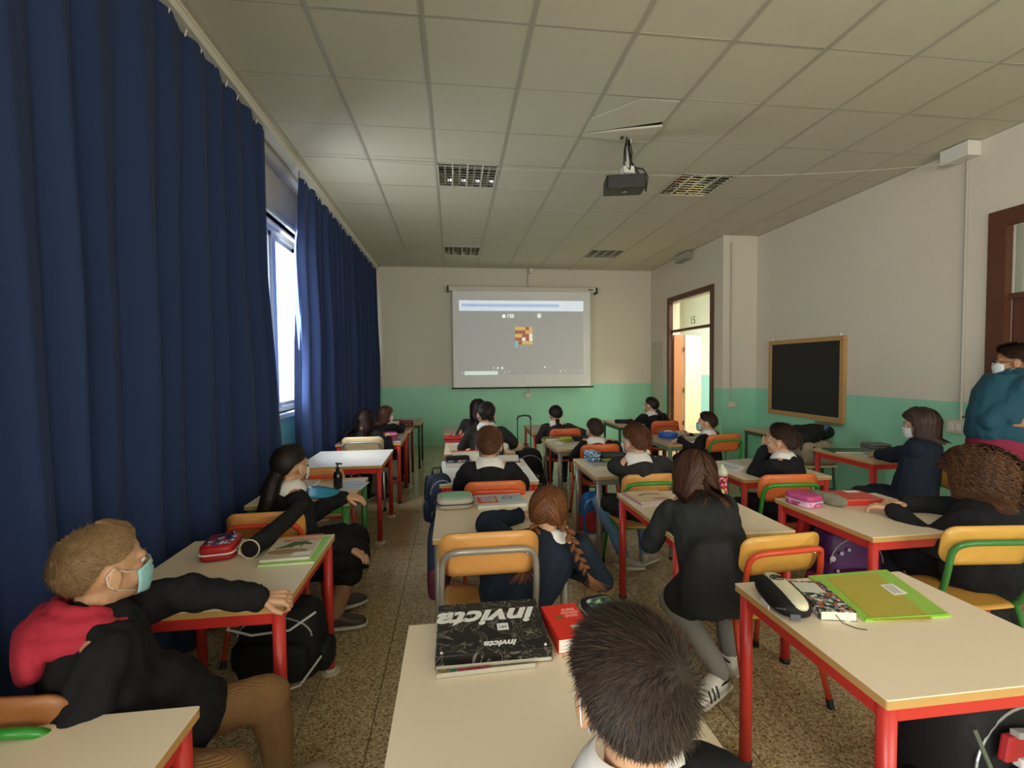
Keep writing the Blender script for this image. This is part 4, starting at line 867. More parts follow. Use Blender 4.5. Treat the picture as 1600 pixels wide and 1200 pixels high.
# R2
case(2.02, 2.46, Z0, .125, .17, .075, 12, patmat('pink_white_print', ['c1508c', 'd98ab4', 'b23f7c', 'e3b3cc'], 38), mat('hot_pink_fabric', 'b9447f', .5), 'hot pink two-tier pencil case with grey zips at the corner of the desk', zipc=mat('silver_zip', 'c6c6c0'))
tag(voxel(sup(G(), (2.17, 2.46, Z0+.035), (.035, .12, .036), 2.4, Matrix.Rotation(.25, 3, 'Z')), .006, 3, .6, .006, 25, 4).build('cloth_pouch', mat('olive_grey_cloth', '7f7a68', .85), smooth=True), 'olive grey cloth pouch between the pink case and the red binder', 'pouch')
rbn = book(2.355, 2.49, Z0, .255, .20, .036, -5, mat('tomato_red_cover', 'd13a2c', .35, var=.03), 'red ring binder lying on the curly-haired girl\'s desk', 'binder', 'binder')
G().box((.02, .055, .036), (.1, .098, .0368)).build('paper_label', white, rbn)
G().box((-.127, -.1005, .003), (.127, -.099, .033)).build('spine', mat('tomato_red_cover', 'd13a2c'), rbn)
# R3
for k in range(4):
    book(2.275+.008*k, 3.42-.006*k, Z0+.013*k, .24, .22, .013, -6+5*k, (mat('white_cover', 'd9dbd6'), mat('pale_blue_cover', 'b9c3d4', .5), M_page, mat('greyish_cover', 'bdb0a4', .5))[k], ('bottom white', 'second pale blue', 'third cream', 'topmost greyish')[k]+' book of the pile at the elbow-leaning boy\'s desk')
tag(sup(G(), (2.55, 3.55, Z0+.03), (.05, .03, .03), 2.5).build('clear_wrapper', mat('clear_wrap', 'c9ccd0', .15), smooth=True), 'crumpled clear wrapper in front of the elbow-leaning boy', 'wrapper')
# R4
e = empty('pencil_case', (2.415, 5.02, Z0), 0, 'round blue basket-like pencil case in front of the boy in profile', 'pencil case', 'pencil cases on the desks')
G().lathe([(.08, 0), (.098, .01), (.10, .05), (.095, .062), (.06, .07)], (0, 0, 0), 26).build('drum', mat('cobalt_fabric', '2a63b8', .5, bump=.3, scale=90), e, smooth=True)
for k in range(18): G().box((-.004, .096, .008), (.004, .104, .056)).build('rib', mat('deep_cobalt', '1c4690', .5), e).rotation_euler = (0, 0, 2*PI*k/18)
G().tube([(-.05, 0, .07), (0, 0, .078), (.05, 0, .07)], .005, 6).build('zip_pull', white, e)
book(2.72, 4.98, Z0, .28, .20, .03, 4, mat('newsprint', 'b9b2a0', .7), 'greyish papers and book in front of the boy in profile by the door')
tag(sup(G(), (2.56, 5.06, Z0+.035), (.05, .03, .03), 2.4, Matrix.Rotation(.6, 3, 'X')).build('tissue_ball', mat('tissue_grey', 'bfbdb2', .7), smooth=True), 'crumpled grey tissue right of the round blue case', 'tissue')
# R5
case(2.42, 6.42, Z0, .26, .10, .05, -15, M_blk, M_blk, 'flat black pencil case on the desk beside the open door')
tag(G().box((2.86, 6.35, Z0), (2.93, 6.5, Z0+.015)).build('wooden_ruler_box', M_edge, bevel=.003), 'tan wooden box at the right edge of the desk by the open door', 'box')
# S1
book(3.66, 3.92, Z0, .34, .22, .014, -12, mat('dark_green_cover', '2d6a4c', .4), 'dark green folder at the left of the desk under the blackboard', 'folder', 'folder')
book(3.80, 3.76, Z0, .20, .16, .008, -14, mat('grey_sheet', '9c9a92', .5), 'grey sheet in front of the dark green folder by the wall', 'paper', 'worksheet', pages=False)
sk = empty('paper_tray', (4.02, 3.98, Z0), math.radians(-8), 'low stack of grey plastic trays on the desk below the blackboard', 'tray')
for k in range(3): G().prism(rrect(.20, .16, .02), .002+.019*k, .016+.019*k).build('tray', mat('grey_tray', '6f6c66', .5), sk, bevel=.003)
tag(G().tube([(4.02, 3.63, Z0+.004), (4.12, 3.62, Z0+.03)], .025, 10, flat=.3).build('yellow_cloth', mat('ochre_cloth', 'b99455', .7), smooth=True), 'small ochre cloth in front of the bob-haired girl\'s arm', 'cloth')
# right photo-edge: cable by D4 sticker
# ------------------------------------------------------------------ people
SKIN = mat('skin', 'c99a78', .5, var=.05, scale=20); SKIN_T = mat('tan_skin', 'a5714f', .5, var=.05, scale=20)
BLACKC = mat('black_cotton', '1b1b1e', .88, var=.12, scale=60, bump=.06, spec=.2)
NAVYC = mat('blue_black_cotton', '1e2633', .88, var=.1, scale=60, bump=.06, spec=.2)
GREYC = mat('faded_black_cotton', '2a2b2b', .88, var=.1, scale=60, bump=.06, spec=.2)
COLL = mat('white_collar_cotton', 'dfdcd6', .8, var=.03)
MASKW = mat('white_mask', 'dfe3e3', .7, var=.02); MASKB = mat('light_blue_mask', '9ccfd6', .7, var=.03)
EYEW = mat('eye_white', 'e8e4de', .3, var=0); IRIS = mat('dark_iris', '2c1c12', .2, var=0)
SHOEB = mat('dark_shoe', '26262a', .6); SHOEW = mat('white_leather', 'dedad2', .5, var=.03); SOLE = mat('rubber_sole', 'c9c3b6', .6)
DENIM = mat('blue_denim', '5f86a8', .85, var=.15, scale=90); CORD = mat('brown_corduroy', '8c6742', .9, var=.2, scale=80, bump=.1)
_nt = CORD.node_tree; _w = _nt.nodes.new('ShaderNodeTexWave'); _w.inputs['Scale'].default_value = 90; _w.inputs['Distortion'].default_value = .6; _w.bands_direction = 'Z'
_nt.links.new(_nt.nodes['Texture Coordinate'].outputs['Object'], _w.inputs['Vector'])
_b = _nt.nodes.new('ShaderNodeBump'); _b.inputs['Strength'].default_value = .6; _b.inputs['Distance'].default_value = .003
_nt.links.new(_w.outputs['Fac'], _b.inputs['Height']); _nt.links.new(_b.outputs[0], _nt.nodes['Principled BSDF'].inputs['Normal'])
LEGG = mat('grey_leggings', '85807a', .8, var=.15, scale=70); DARKT = mat('dark_trousers', '1f2026', .85, var=.1)
HB = hairmat('brown_hair', '2b1910', '5a3822'); HBL = hairmat('blond_brown_hair', '6b4f36', 'a2845c'); HK = hairmat('black_hair', '0e0b0b', '2a1f1c')
HDB = hairmat('dark_brown_hair', '1c120e', '4a3226'); HR = hairmat('auburn_hair', '3a2114', '8a5630'); HC = hairmat('curly_brown_hair', '2e1b12', '6a452b')
def ik(a, c, l1, l2, hint):
    a = V(a); c = V(c); d = c-a; L = d.length
    if L > (l1+l2)*.995: c = a+d.normalized()*(l1+l2)*.995; d = c-a; L = d.length
    L = max(L, abs(l1-l2)+.01)
    x = (l1*l1-l2*l2+L*L)/(2*L); h = math.sqrt(max(0, l1*l1-x*x)); u = d.normalized()
    p = V(hint); p = p-u*p.dot(u); p = p.normalized() if p.length > 1e-5 else u.orthogonal().normalized()
    return a+u*x+p*h, c
def hand(g, w, d, nrm, s=1, side=1, curl=.35):
    """w wrist, d finger direction, nrm back-of-hand normal, side +1 thumb towards d x nrm"""
    d = V(d).normalized(); nrm = V(nrm); nrm = (nrm-d*nrm.dot(d)).normalized(); sd = d.cross(nrm)*side
    w = V(w)
    for k in (-1, 0, 1): g.cap(w+sd*.012*k*s, w+d*.062*s+sd*.020*k*s, .013*s, .0125*s, 8)
    L = (.050, .060, .055, .042)
    for i in range(4):
        o = (1.5-i)*.0165*s; b = w+d*.062*s+sd*o; spread = sd*(1.5-i)*.07; l = L[i]*s/3; dd = (d+spread).normalized(); a = 0; p = b
        for k in range(3):
            a += curl*(.6+.5*k); q = p+(dd*math.cos(a)-nrm*math.sin(a))*l*(1.15 if k == 0 else 1); g.cap(p, q, .0078*s-.0006*k*s, .0074*s-.0007*k*s, 8); p = q
    b = w+d*.018*s+sd*.026*s; q = b+(d*.75+sd*.75-nrm*.25).normalized()*.03*s; r_ = q+(d*.95+sd*.15-nrm*.35).normalized()*.026*s
    g.cap(b, q, .011*s, .0095*s, 8); g.cap(q, r_, .0095*s, .0075*s, 8)
def loft_shoe(g, heel, toe, s=1, h=.075):
    heel = V(heel); toe = V(toe); f = (toe-heel); L = f.length; f.normalize(); side = f.cross(V((0, 0, 1))); side = side.normalized() if side.length > .1 else V((1, 0, 0)); up = side.cross(f)
    sec = [(-.03, .022, .05), (.0, .032, .075), (.2, .036, .085), (.38, .034, .072), (.6, .040, .05), (.82, .042, .040), (.96, .034, .030), (1.04, .016, .018)]
    rows = []
    for t, wd, ht in sec:
        c = heel+f*(L*t); row = []
        for k in range(16):
            a = 2*PI*k/16; x = math.cos(a); z = math.sin(a)
            row.append(c+side*(wd*s*math.copysign(abs(x)**.7, x))+up*((z*.5+.5)**.9*ht*s+.008))
        rows.append(row)
    n = len(rows); g.surf(rows, wrap=True); b = len(g.v)-16*n; g.f.append(tuple(range(b, b+16))[::-1]); g.f.append(tuple(range(b+16*(n-1), b+16*n)))
    return f, side, up
class Head:
    def __init__(s, c, yaw, pitch, sc, roll=0):
        a = math.radians(yaw); p = math.radians(pitch)
        F = V((math.sin(a)*math.cos(p), math.cos(a)*math.cos(p), math.sin(p))); R = V((math.cos(a), -math.sin(a), 0)); U = R.cross(F)
        rr = math.radians(roll); R, U = R*math.cos(rr)+U*math.sin(rr), U*math.cos(rr)-R*math.sin(rr)
        s.c = V(c); s.F, s.R, s.U, s.s = F, R, U, sc; s.M = Matrix((R, F, U)).transposed()
        s.rad = V((.074, .091, .086)); s.o = V((0, -.008, .022))
    def w(s, x, y, z): return s.c+s.M @ (V((x, y, z))*s.s)
    def scalp(s, az, el, k=1.0, add=0):
        d = V((math.sin(az)*math.cos(el), math.cos(az)*math.cos(el), math.sin(el)))
        p = V((d.x*s.rad.x, d.y*s.rad.y, d.z*s.rad.z))*k+s.o+d*add
        return p
    def W(s, p): return s.c+s.M @ (p*s.s)
def skull(g, H):
    s = H.s
    def E(x, y, z, rx, ry, rz, rot=None): g.ell(H.w(x, y, z), (rx*s, ry*s, rz*s), H.M @ rot if rot else H.M, 18, 12)
    E(0, -.008, .022, .071, .088, .083); E(0, .026, -.022, .058, .060, .072); E(0, .034, -.060, .043, .044, .036); E(0, .060, -.082, .022, .022, .018)
    for k in (-1, 1):
        E(k*.034, .050, -.032, .026, .028, .028); E(k*.028, .066, .018, .026, .017, .012)
        er = Matrix.Rotation(-k*.35, 3, 'Z') @ Matrix.Rotation(-.2, 3, 'X')
        E(k*.077, -.006, -.010, .008, .018, .028, er); E(k*.078, -.004, -.030, .007, .011, .012, er); E(k*.081, -.014, -.004, .006, .008, .022, er)
    g.cap(H.w(0, .078, .006), H.w(0, .096, -.022), .008*s, .0115*s, 10); E(0, .088, -.026, .015, .010, .008)
    E(0, .080, -.050, .019, .010, .006); E(0, .078, -.058, .017, .010, .006)
def hairline(az, style):
    d = abs(math.degrees(az))
    if style == 'short': pts = [(0, 38), (35, 34), (62, 12), (82, 4), (100, 6), (118, -22), (140, -42), (180, -48)]
    elif style == 'pulled': pts = [(0, 42), (40, 36), (65, 16), (85, 10), (100, 8), (118, -16), (140, -40), (180, -46)]
    else: pts = [(0, 34), (35, 28), (60, 4), (75, -18), (95, -30), (120, -42), (150, -52), (180, -55)]
    for (a, b), (c, e) in zip(pts, pts[1:]):
        if a <= d <= c: return math.radians(b+(e-b)*(d-a)/(c-a))
    return 0
def cap_hair(g, H, style, T=.010, bump=.0, seed=0, vol=None):
    P = []; NA = 56; NE = 16
    for j in range(NE+1):
        row = []
        for i in range(NA):
            az = -PI+2*PI*i/NA; e0 = hairline(az, style); t = j/NE; el = e0+(PI/2-e0)*t
            th = T*min(1, t*3.2)**.6+.0015
            if vol: th += vol(az, el)*min(1, t*3)
            p = H.scalp(az, el, 1, th+bump*noise.noise(V((az*3, el*4, seed)))*min(1, t*3))
            row.append(H.W(p))
        P.append(row)
    g.surf(P, wrap=True)
    if g.r is None: g.r = []
    g.r += [.3]*(len(g.v)-len(g.r))
    return g
def rnd_root(style, rng, mt=0.0):
    az = rng.uniform(-PI, PI); e0 = hairline(az, style)
    zz = rng.uniform(math.sin(e0), 1); return az, math.asin(zz), e0
def outn(H, q):
    n = V(((q.x-H.o.x)/H.rad.x**2, (q.y-H.o.y)/H.rad.y**2, (q.z-H.o.z)/H.rad.z**2)); return n.normalized()
def push(H, q, add):
    r = V((H.rad.x+add, H.rad.y+add, H.rad.z+add)); d = q-H.o
    k = math.sqrt((d.x/r.x)**2+(d.y/r.y)**2+(d.z/r.z)**2)
    return H.o+d/k if k < 1 else q
def short_strands(g, H, n, rng, L=.024, wid=.0016, T=.010, whorl=(.02, -.055, .075), lift=.35, style='short', comb=(0, 0, 0)):
    wp = V(whorl); cb = V(comb)
    for _ in range(n):
        az, el, e0 = rnd_root(style, rng); t = (el-e0)/(PI/2-e0+1e-6); th = T*min(1, t*3.2)**.6
        q = H.scalp(az, el, 1, th*.85); nn = outn(H, q); d = q-wp; sw = nn.cross(d)*.55; d = d+sw+cb*.12
        d = d-nn*d.dot(nn); d = d.normalized() if d.length > 1e-5 else V((0, 0, -1))
        d = (d+V((rng.gauss(0, .22), rng.gauss(0, .22), rng.gauss(0, .22)))).normalized()
        l = L*rng.uniform(.55, 1.1)*min(1, .35+t*2); pts = []; ns = []
        for k in range(4):
            u = k/3; p = q+d*l*u+nn*l*(lift*u*(1-.35*u)); pts.append(H.W(p)); ns.append(H.M @ nn)
        g.ribbon(pts, wid*H.s, ns, rng.random())
def long_strands(g, H, n, rng, zend, wid=.005, body=None, curl=0, cfreq=60, style='long', spread=.02, part=0.0, seg=.022, vol=.012, zvar=.05, back=.0, width=1.0, taper_in=0.0, flare=0.0):
    """hair that falls over the skull and hangs down to world height zend"""
    bb = V((H.F.x, H.F.y, 0)).normalized()
    for _ in range(n):
        az, el, e0 = rnd_root(style, rng); ad = vol*rng.uniform(.35, 1.15)
        q = H.scalp(az, el, 1, ad); q = H.W(q); pts = [q]; ns = [H.M @ outn(H, H.M.transposed() @ ((q-H.c)/H.s))]
        front = max(0, math.cos(az)); ze = zend+rng.uniform(-zvar, zvar*.6); ph = rng.uniform(0, 6); sx_ = 1 if (az-part) > 0 else -1
        bias = V((rng.gauss(0, 1), rng.gauss(0, 1), 0))*spread
        for k in range(40):
            hl = H.M.transposed() @ ((q-H.c)/H.s)
            d = V((0, 0, -1))+bias
            if hl.z > -.02 and k < 10:
                d += H.R*sx_*(.4+front)*max(0, 1-abs(hl.x)/(H.rad.x*.95)) - H.F*(front*1.3+.1)*max(0, min(1, (hl.y+.03)/.05))
            ex = max(0, math.sqrt((hl.x/H.rad.x)**2+(hl.y/H.rad.y)**2)-1.06-ad*9)
            if ex > 0 and hl.z > -.05: d -= (H.R*hl.x+H.F*hl.y).normalized()*min(.8, ex*3)
            d -= H.F*back
            if flare and hl.z < .03: d += H.R*math.copysign(flare*max(0, 1-abs(hl.x)/.135), hl.x)
            d.normalize(); q2 = q+d*seg; hl = H.M.transposed() @ ((q2-H.c)/H.s); hl2 = push(H, hl, ad)
            # keep the face free
            if hl2.y > .035 and hl2.z < .05: hl2.y = .035-.0*hl2.y; hl2.x = math.copysign(max(abs(hl2.x), .074), hl2.x)
            q2 = H.c+H.M @ (hl2*H.s)
            if body:
                for (bc, br) in body:
                    dd = q2-bc; kk = math.sqrt((dd.x/br[0])**2+(dd.y/br[1])**2+(dd.z/br[2])**2)
                    it = 0
                    while kk < 1 and it < 14:
                        q2 = q2-bb*.012; it += 1; dd = q2-bc; kk = math.sqrt((dd.x/br[0])**2+(dd.y/br[1])**2+(dd.z/br[2])**2)
            if taper_in and q2.z < H.c.z-.1:
                ax = H.c-H.F*.06; q2.x += (ax.x-q2.x)*taper_in; q2.y += (ax.y-q2.y)*taper_in
            nv = (H.M @ outn(H, hl2)); nv = V((nv.x, nv.y, nv.z*.3)).normalized()
            q = q2; pts.append(q+(V((math.cos(ph+k*seg*cfreq), math.sin(ph+k*seg*cfreq), 0))*curl if curl else V((0, 0, 0)))); ns.append(nv)
            if q.z < ze: break
        if len(pts) > 2: g.ribbon(pts, wid*width*rng.uniform(.7, 1.2), ns, rng.random())
def tail(g, path, r, n, rng, wid=.004, flare=1.0):
    path = [V(p) for p in path]; m_ = len(path)
    vs = len(g.v); g.tube(path, [max(.002, r*(.8 if i == 0 else 1)*(1-.55*(i/(m_-1))**3)) for i in range(m_)], 10)
    if g.r is None: g.r = []
    g.r += [.25]*(len(g.v)-len(g.r))
    for _ in range(n):
        a = rng.uniform(0, 2*PI); k1 = rng.uniform(.75, 1.15); pts = []; ns = []
        i0 = rng.randint(0, max(0, m_-5)); 
        for i in range(i0, m_):
            t = path[min(i+1, m_-1)]-path[max(i-1, 0)]; t.normalize(); e1 = t.orthogonal().normalized() if abs(t.z) < .99 else V((1, 0, 0)); e1 = (V((1, 0, 0))-t*t.x).normalized(); e2 = t.cross(e1)
            rr = r*k1*(1-.45*(i/(m_-1))**3)*(1+flare*.3*(i/(m_-1))**4*rng.uniform(-1, 1)); dv = e1*math.cos(a+i*.05)+e2*math.sin(a+i*.05); pts.append(path[i]+dv*rr); ns.append(dv)
        if len(pts) > 2: g.ribbon(pts, wid, ns, rng.random())
def braid(g, path, r, rng):
    path = [V(p) for p in path]; tot = 0; 
    pl = []; n = 60
    def at(u):
        x = u*(len(path)-1); i = min(int(x), len(path)-2); return path[i].lerp(path[i+1], x-i)
    L = sum((path[i+1]-path[i]).length for i in range(len(path)-1)); k = max(6, int(L/(r*.82)))
    if g.r is None: g.r = []
    for i in range(k):
        u = (i+.5)/k; p = at(u); t = (at(min(1, u+.03))-at(max(0, u-.03))).normalized(); e1 = (V((1, 0, 0))-t*t.x).normalized(); e2 = t.cross(e1); sd = 1 if i % 2 else -1
        rr = r*(1-.3*u)
        dirv = (t*.75+e1*sd*.66).normalized(); nrm = dirv.cross(e2).normalized(); M = Matrix((nrm, e2, dirv)).transposed()
        g.ell(p+e1*sd*rr*.45, (rr*.52, rr*.62, rr*1.05), M, 10, 8); g.r += [rng.uniform(.25, .8)]*(len(g.v)-len(g.r))
        for q in range(14):
            a = rng.uniform(0, 2*PI); pts = []; ns = []
            for w_ in (-.9, -.3, .3, .9):
                f = math.sqrt(1-w_*w_*.8); dv = nrm*math.cos(a)*.54*rr+e2*math.sin(a)*.64*rr; pts.append(p+e1*sd*rr*.45+dirv*rr*1.02*w_+dv*f); ns.append(dv.normalized())
            g.ribbon(pts, .0022, ns, rng.random())
def collar(H, nb, sh, s, parent, org, m_=None, drop=.045, wid=.098):
    """flat white school collar lying round the neck over the shoulders"""
    Rr, Ff = sh; P = []
    for i in range(5):
        t = i/4; row = []
        for k in range(29):
            a = math.radians(-168+336*k/28)+PI  # opening in front
            x = math.sin(a); y = -math.cos(a)*-1
            r_ = (.054+(wid-.054)*t)*s; asp = 1.0+.12*abs(x)
            z = .026-.012*t-drop*t*t*(.55+.9*x*x)+(.012 if i == 0 else 0)
            row.append(V(nb)+Rr*(x*r_*asp)+Ff*(math.cos(a)*r_*.86+.004)+V((0, 0, z*s+.006)))
        P.append(row)
    return G().surf(P).build('collar', m_ or COLL, parent, origin=org, smooth=True, solid=.004)
def person(label, hip, face, head, hyaw=None, hpitch=0, hroll=0, s=1.0, hair='short', hm=HB, skin=SKIN, smock=BLACKC, hands=None, legs=None, legm=DARKT, shoem=SHOEB,
           fine=0, mask=None, coll=True, seat=.385, hairargs=None, syaw=None, skirt=.11, folds=.010, seed=1, torso=1.0, elb=None, adult=False, hood=None, extra=None, standing=False, hcurl=.35, nhair=600, handn=None, cat='person', wide=1.0, glasses=False, cuffs=False, sleeve=1.0, zh=None):
    rng = random.Random(seed); hyaw = face if hyaw is None else hyaw; syaw = face if syaw is None else syaw
    org = V((hip[0], hip[1], 0)); e = empty('person', org, 0, label, cat)
    hz = zh if zh else seat+.075*s
    hp = V((hip[0], hip[1], hz)); H = Head(head, hyaw, hpitch, s if not adult else s*1.02, hroll)
    sa = math.radians(syaw); SR = V((math.cos(sa), -math.sin(sa), 0)); SF = V((math.sin(sa), math.cos(sa), 0))
    fa = math.radians(face); BR = V((math.cos(fa), -math.sin(fa), 0)); BF = V((math.sin(fa), math.cos(fa), 0))
    nb = H.c-V((0, 0, .108*s))-H.F*V((1, 1, 0)).dot(V((0, 0, 0)))-V((H.F.x, H.F.y, 0))*.022*s
    up = (nb-hp).normalized()
    shc = nb-up*.035*s; sw = (.135 if not adult else .185)*s*wide
    S_ = {1: shc+SR*sw-V((0, 0, .012)), -1: shc-SR*sw-V((0, 0, .012))}
    HPj = {1: hp+BR*.075*s, -1: hp-BR*.075*s}
    LA, LF, LT, LS = (.215*s, .20*s, .33*s, .335*s) if not adult else (.29*s, .25*s, .42*s, .42*s)
    # default hands on the thighs or given
    hands = dict(hands or {}); elb = elb or {}; W_ = {}; E_ = {}
    for k in (1, -1):
        tgt = V(hands[k]) if k in hands else shc+BF*.26*s+BR*k*.11*s-V((0, 0, .20*s))
        E_[k], W_[k] = ik(S_[k], tgt, LA, LF, elb.get(k, SR*k*.7-V((0, 0, .8))-SF*.35))
    legs = dict(legs or {}); K_ = {}; A_ = {}; T_ = {}
    for k in (1, -1):
        if k in legs: kn, an, to = (V(q) for q in legs[k])
        else:
            kn = HPj[k]+BF*.33*s+BR*k*.02; kn.z = seat+.055*s; an = kn-V((0, 0, 1))*(kn.z-.075)-BF*.03; to = an+BF*.14*s; to.z = .03
        K_[k], A_[k], T_[k] = kn, an, to
    # --- body : head, neck, trunk, arms, legs as one surface
    g = G(); skull(g, H)
    g.cap(H.w(0, -.016, -.045), nb, .046*s, .049*s); g.cap(nb, shc, .05*s, .06*s); mid = hp.lerp(shc, .5)
    for k in (1, -1): g.cap(nb-up*.02*s, S_[k], .04*s, .042*s)
    g.cap(shc-up*.03*s, mid, .085*s, .08*s); g.cap(mid, hp, .08*s, .09*s)
    for k in (1, -1):
        g.cap(S_[k], E_[k], .038*s, .030*s); g.cap(E_[k], W_[k], .030*s, .021*s)
        g.cap(HPj[k], K_[k], .068*s, .048*s); g.cap(K_[k], A_[k], .045*s, .029*s)
    vs = (.0055, .007, .009)[2-fine] if fine < 3 else .005
    bod = voxel(g, vs, 3, .45 if fine else .3)
    for k in (1, -1):
        hg = G(); d = (W_[k]-E_[k]).normalized()
        hn = (handn or {}).get(k, (d, (0, 0, 1))); sgn = (handn or {}).get(('s', k), None)
        hd = V(hn[0]); nn_ = V(hn[1]); side = -k if sgn is None else sgn
        hand(hg, W_[k]+d*.012, hd, nn_, s*(1 if not adult else 1.2), side, hcurl)
        hgv = voxel(hg, .0024 if fine else .0042, 2, .5); bod.add(hgv.v, hgv.f)
    bod.build('body', skin, e, origin=org, smooth=True)
    # --- eyes, brows
    for k in (1, -1):
        ey = G().ell(H.w(k*.028, .0685, .004), .0122*s, None, 12, 8).build('eye', EYEW, e, origin=org, smooth=True)
        G().ell(H.w(k*.0285, .079, .004), .0048*s, None, 10, 6).build('iris', IRIS, ey, origin=(0, 0, 0), smooth=True).location = -org
        G().tube([H.w(k*.014, .083, .021), H.w(k*.028, .082, .026), H.w(k*.044, .070, .022)], [.002*s, .0032*s, .0016*s], 6).build('eyebrow', hm, e, origin=org, smooth=True)
    # --- clothes : loose smock
    c = G(); t_ = torso
    c.cap(shc-up*.035*s, mid, .100*s*t_, .108*s*t_); c.cap(mid, hp+V((0, 0, .0)), .108*s*t_, .118*s*t_); c.cap(shc+SR*sw*.6-up*.03, shc-SR*sw*.6-up*.03, .062*s, .062*s)
    for k in (1, -1):
        c.cap(shc-up*.02*s+SR*k*.05*s, S_[k]-V((0, 0, .005)), .058*s, .056*s); c.cap(S_[k]-V((0, 0, .005)), E_[k], .060*s*sleeve, .055*s*sleeve); c.cap(E_[k], W_[k]-(W_[k]-E_[k]).normalized()*.012, .055*s*sleeve, .041*s*(1+(sleeve-1)*.6))
        c.cap(shc+SR*k*.07*s-up*.05*s, hp+BR*k*.06*s, .085*s*t_, .095*s*t_)
        if skirt: c.cap(HPj[k], HPj[k].lerp(K_[k], .72), .088*s, skirt*.78*s); c.cap(HPj[k], HPj[k].lerp(K_[k], .5)-V((0, 0, .05)), .088*s, .075*s)
    if skirt: c.cap(hp, (K_[1]+K_[-1])/2*.6+hp*.4, .10*s, .08*s)
    if extra: extra(c, dict(H=H, hp=hp, shc=shc, S=S_, E=E_, W=W_, K=K_, A=A_, s=s))
    sm = voxel(c, .0085 if fine else .011, 4, .5 if fine else .4, folds*(1.6 if fine else 1.2), 9, seed)
    so = sm.build('smock' if not adult else 'sweater', smock, e, origin=org, smooth=True)
    for k in (1, -1):
        d = (W_[k]-E_[k]).normalized(); p = W_[k]-d*.004; o1 = d.orthogonal().normalized(); o2 = d.cross(o1)
        G().tube([p+(o1*math.cos(a)+o2*math.sin(a))*.036*s for a in [2*PI*q/18 for q in range(18)]], .0055*s, 6, closed=True).build('cuff', smock, so, smooth=True).location = -org
    if coll: collar(H, nb, (SR, SF), s, e, org)
    # --- trousers and shoes
    tg = G()
    for k in (1, -1):
        tg.cap(HPj[k], K_[k], .080*s, .060*s); tg.cap(K_[k], A_[k]+V((0, 0, .02)), .058*s, .042*s)
    voxel(tg, .0085 if fine else .012, 4, .5, .011, 9, seed+3).build('trousers', legm, e, origin=org, smooth=True)
    for k in (1, -1):
        f = (T_[k]-A_[k]); f.z = 0
        f = f.normalized() if f.length > .01 else BF
        q = G(); hl = V((A_[k].x, A_[k].y, max(0, A_[k].z-.075)))-f*.03*s; q_ = hl+f*.185*s
        if T_[k].z > .06 or A_[k].z > .11: q_.z = max(.0, hl.z+(T_[k].z-A_[k].z)+.06)
        ff, si, uu = loft_shoe(q, hl, q_, s)
        sh = q.build('shoe', shoem, e, origin=org, smooth=True)
        G().prism([(x, y) for x, y in ((-.028*s, -.03), (-.036*s, .06), (-.042*s, .14*s), (-.028*s, .19*s), (.0, .20*s), (.028*s, .19*s), (.042*s, .14*s), (.036*s, .06), (.028*s, -.03))][::-1], .0, .016, Matrix(((si.x, ff.x, uu.x, hl.x-org.x), (si.y, ff.y, uu.y, hl.y-org.y), (si.z, ff.z, uu.z, hl.z), (0, 0, 0, 1)))).build('sole', SOLE, sh)
        if shoem is SHOEW:
            cs = si if si.y < 0 else -si
            Mt = Matrix(((-ff.x, uu.x, cs.x, 0), (-ff.y, uu.y, cs.y, 0), (-ff.z, uu.z, cs.z, 0), (0, 0, 0, 1))); Mt.translation = hl+ff*.022*s+cs*.036*s+uu*.058*s-org
            text('adidas', .019, blk, 'heel_lettering', sh, Mt, .0006, 0, .0006)
            for j in range(3): G().tube([hl+ff*(.072+.022*j)*s+si*.041*s*w2+uu*zz*s-org for w2, zz in ((1.0, .018), (.97, .045), (.80, .066))], .0042, 6, flat=.5, up=si).build('stripe', blk, sh)
            for j in range(3): G().tube([hl+ff*(.072+.022*j)*s-si*.041*s*w2+uu*zz*s-org for w2, zz in ((1.0, .018), (.97, .045), (.80, .066))], .0042, 6, flat=.5, up=si).build('stripe', blk, sh)
    # --- hair
    hg = G(); hg.r = []; ha = hairargs or {}
    if hair == 'short':
        T = ha.get('T', .012); cap_hair(hg, H, 'short', T, .004, seed, ha.get('vol'))
        short_strands(hg, H, nhair, rng, ha.get('L', .026), ha.get('wid', .003), T, ha.get('whorl', (.02, -.055, .075)), ha.get('lift', .35), 'short', ha.get('comb', (0, 0, 0)))
    elif hair in ('long', 'bob', 'curlybig', 'curly'):
        body = [(mid, (.145*s, .145*s, .24*s)), (shc-up*.03, (.20*s, .13*s, .095*s))]
        cap_hair(hg, H, 'long', ha.get('T', .014), .006, seed)
        long_strands(hg, H, nhair, rng, ha['zend'], ha.get('wid', .006), body, ha.get('curl', 0), ha.get('cfreq', 60), 'long', ha.get('spread', .03), ha.get('part', 0), ha.get('seg', .022), ha.get('vol', .018), ha.get('zvar', .04), ha.get('back', .0), 1.0, ha.get('taper', 0), ha.get('flare', 0))
    elif hair in ('tail', 'braids', 'bun'):
        cap_hair(hg, H, 'pulled', ha.get('T', .009), .003, seed)
        ties = ha['ties']
        for _ in range(nhair):
            az, el, e0 = rnd_root('pulled', rng); q = H.scalp(az, el, 1, ha.get('T', .009)*.9)
            Tt = min(ties, key=lambda t: (V(t)-q).length) if hair != 'braids' else (ties[0] if q.x > 0 else ties[1]); Tt = V(Tt); pts = []; ns = []; ju = rng.uniform(.0, .005)
            for k in range(9):
                n_ = outn(H, q); pts.append(H.W(q)); ns.append(H.M @ n_); d = Tt-q; L = d.length
                if L < .012: break
                d = d-n_*d.dot(n_)*.8; q = q+d.normalized()*min(.022, L*.6); q = push(H, q, ha.get('T', .009)+.0005+ju)
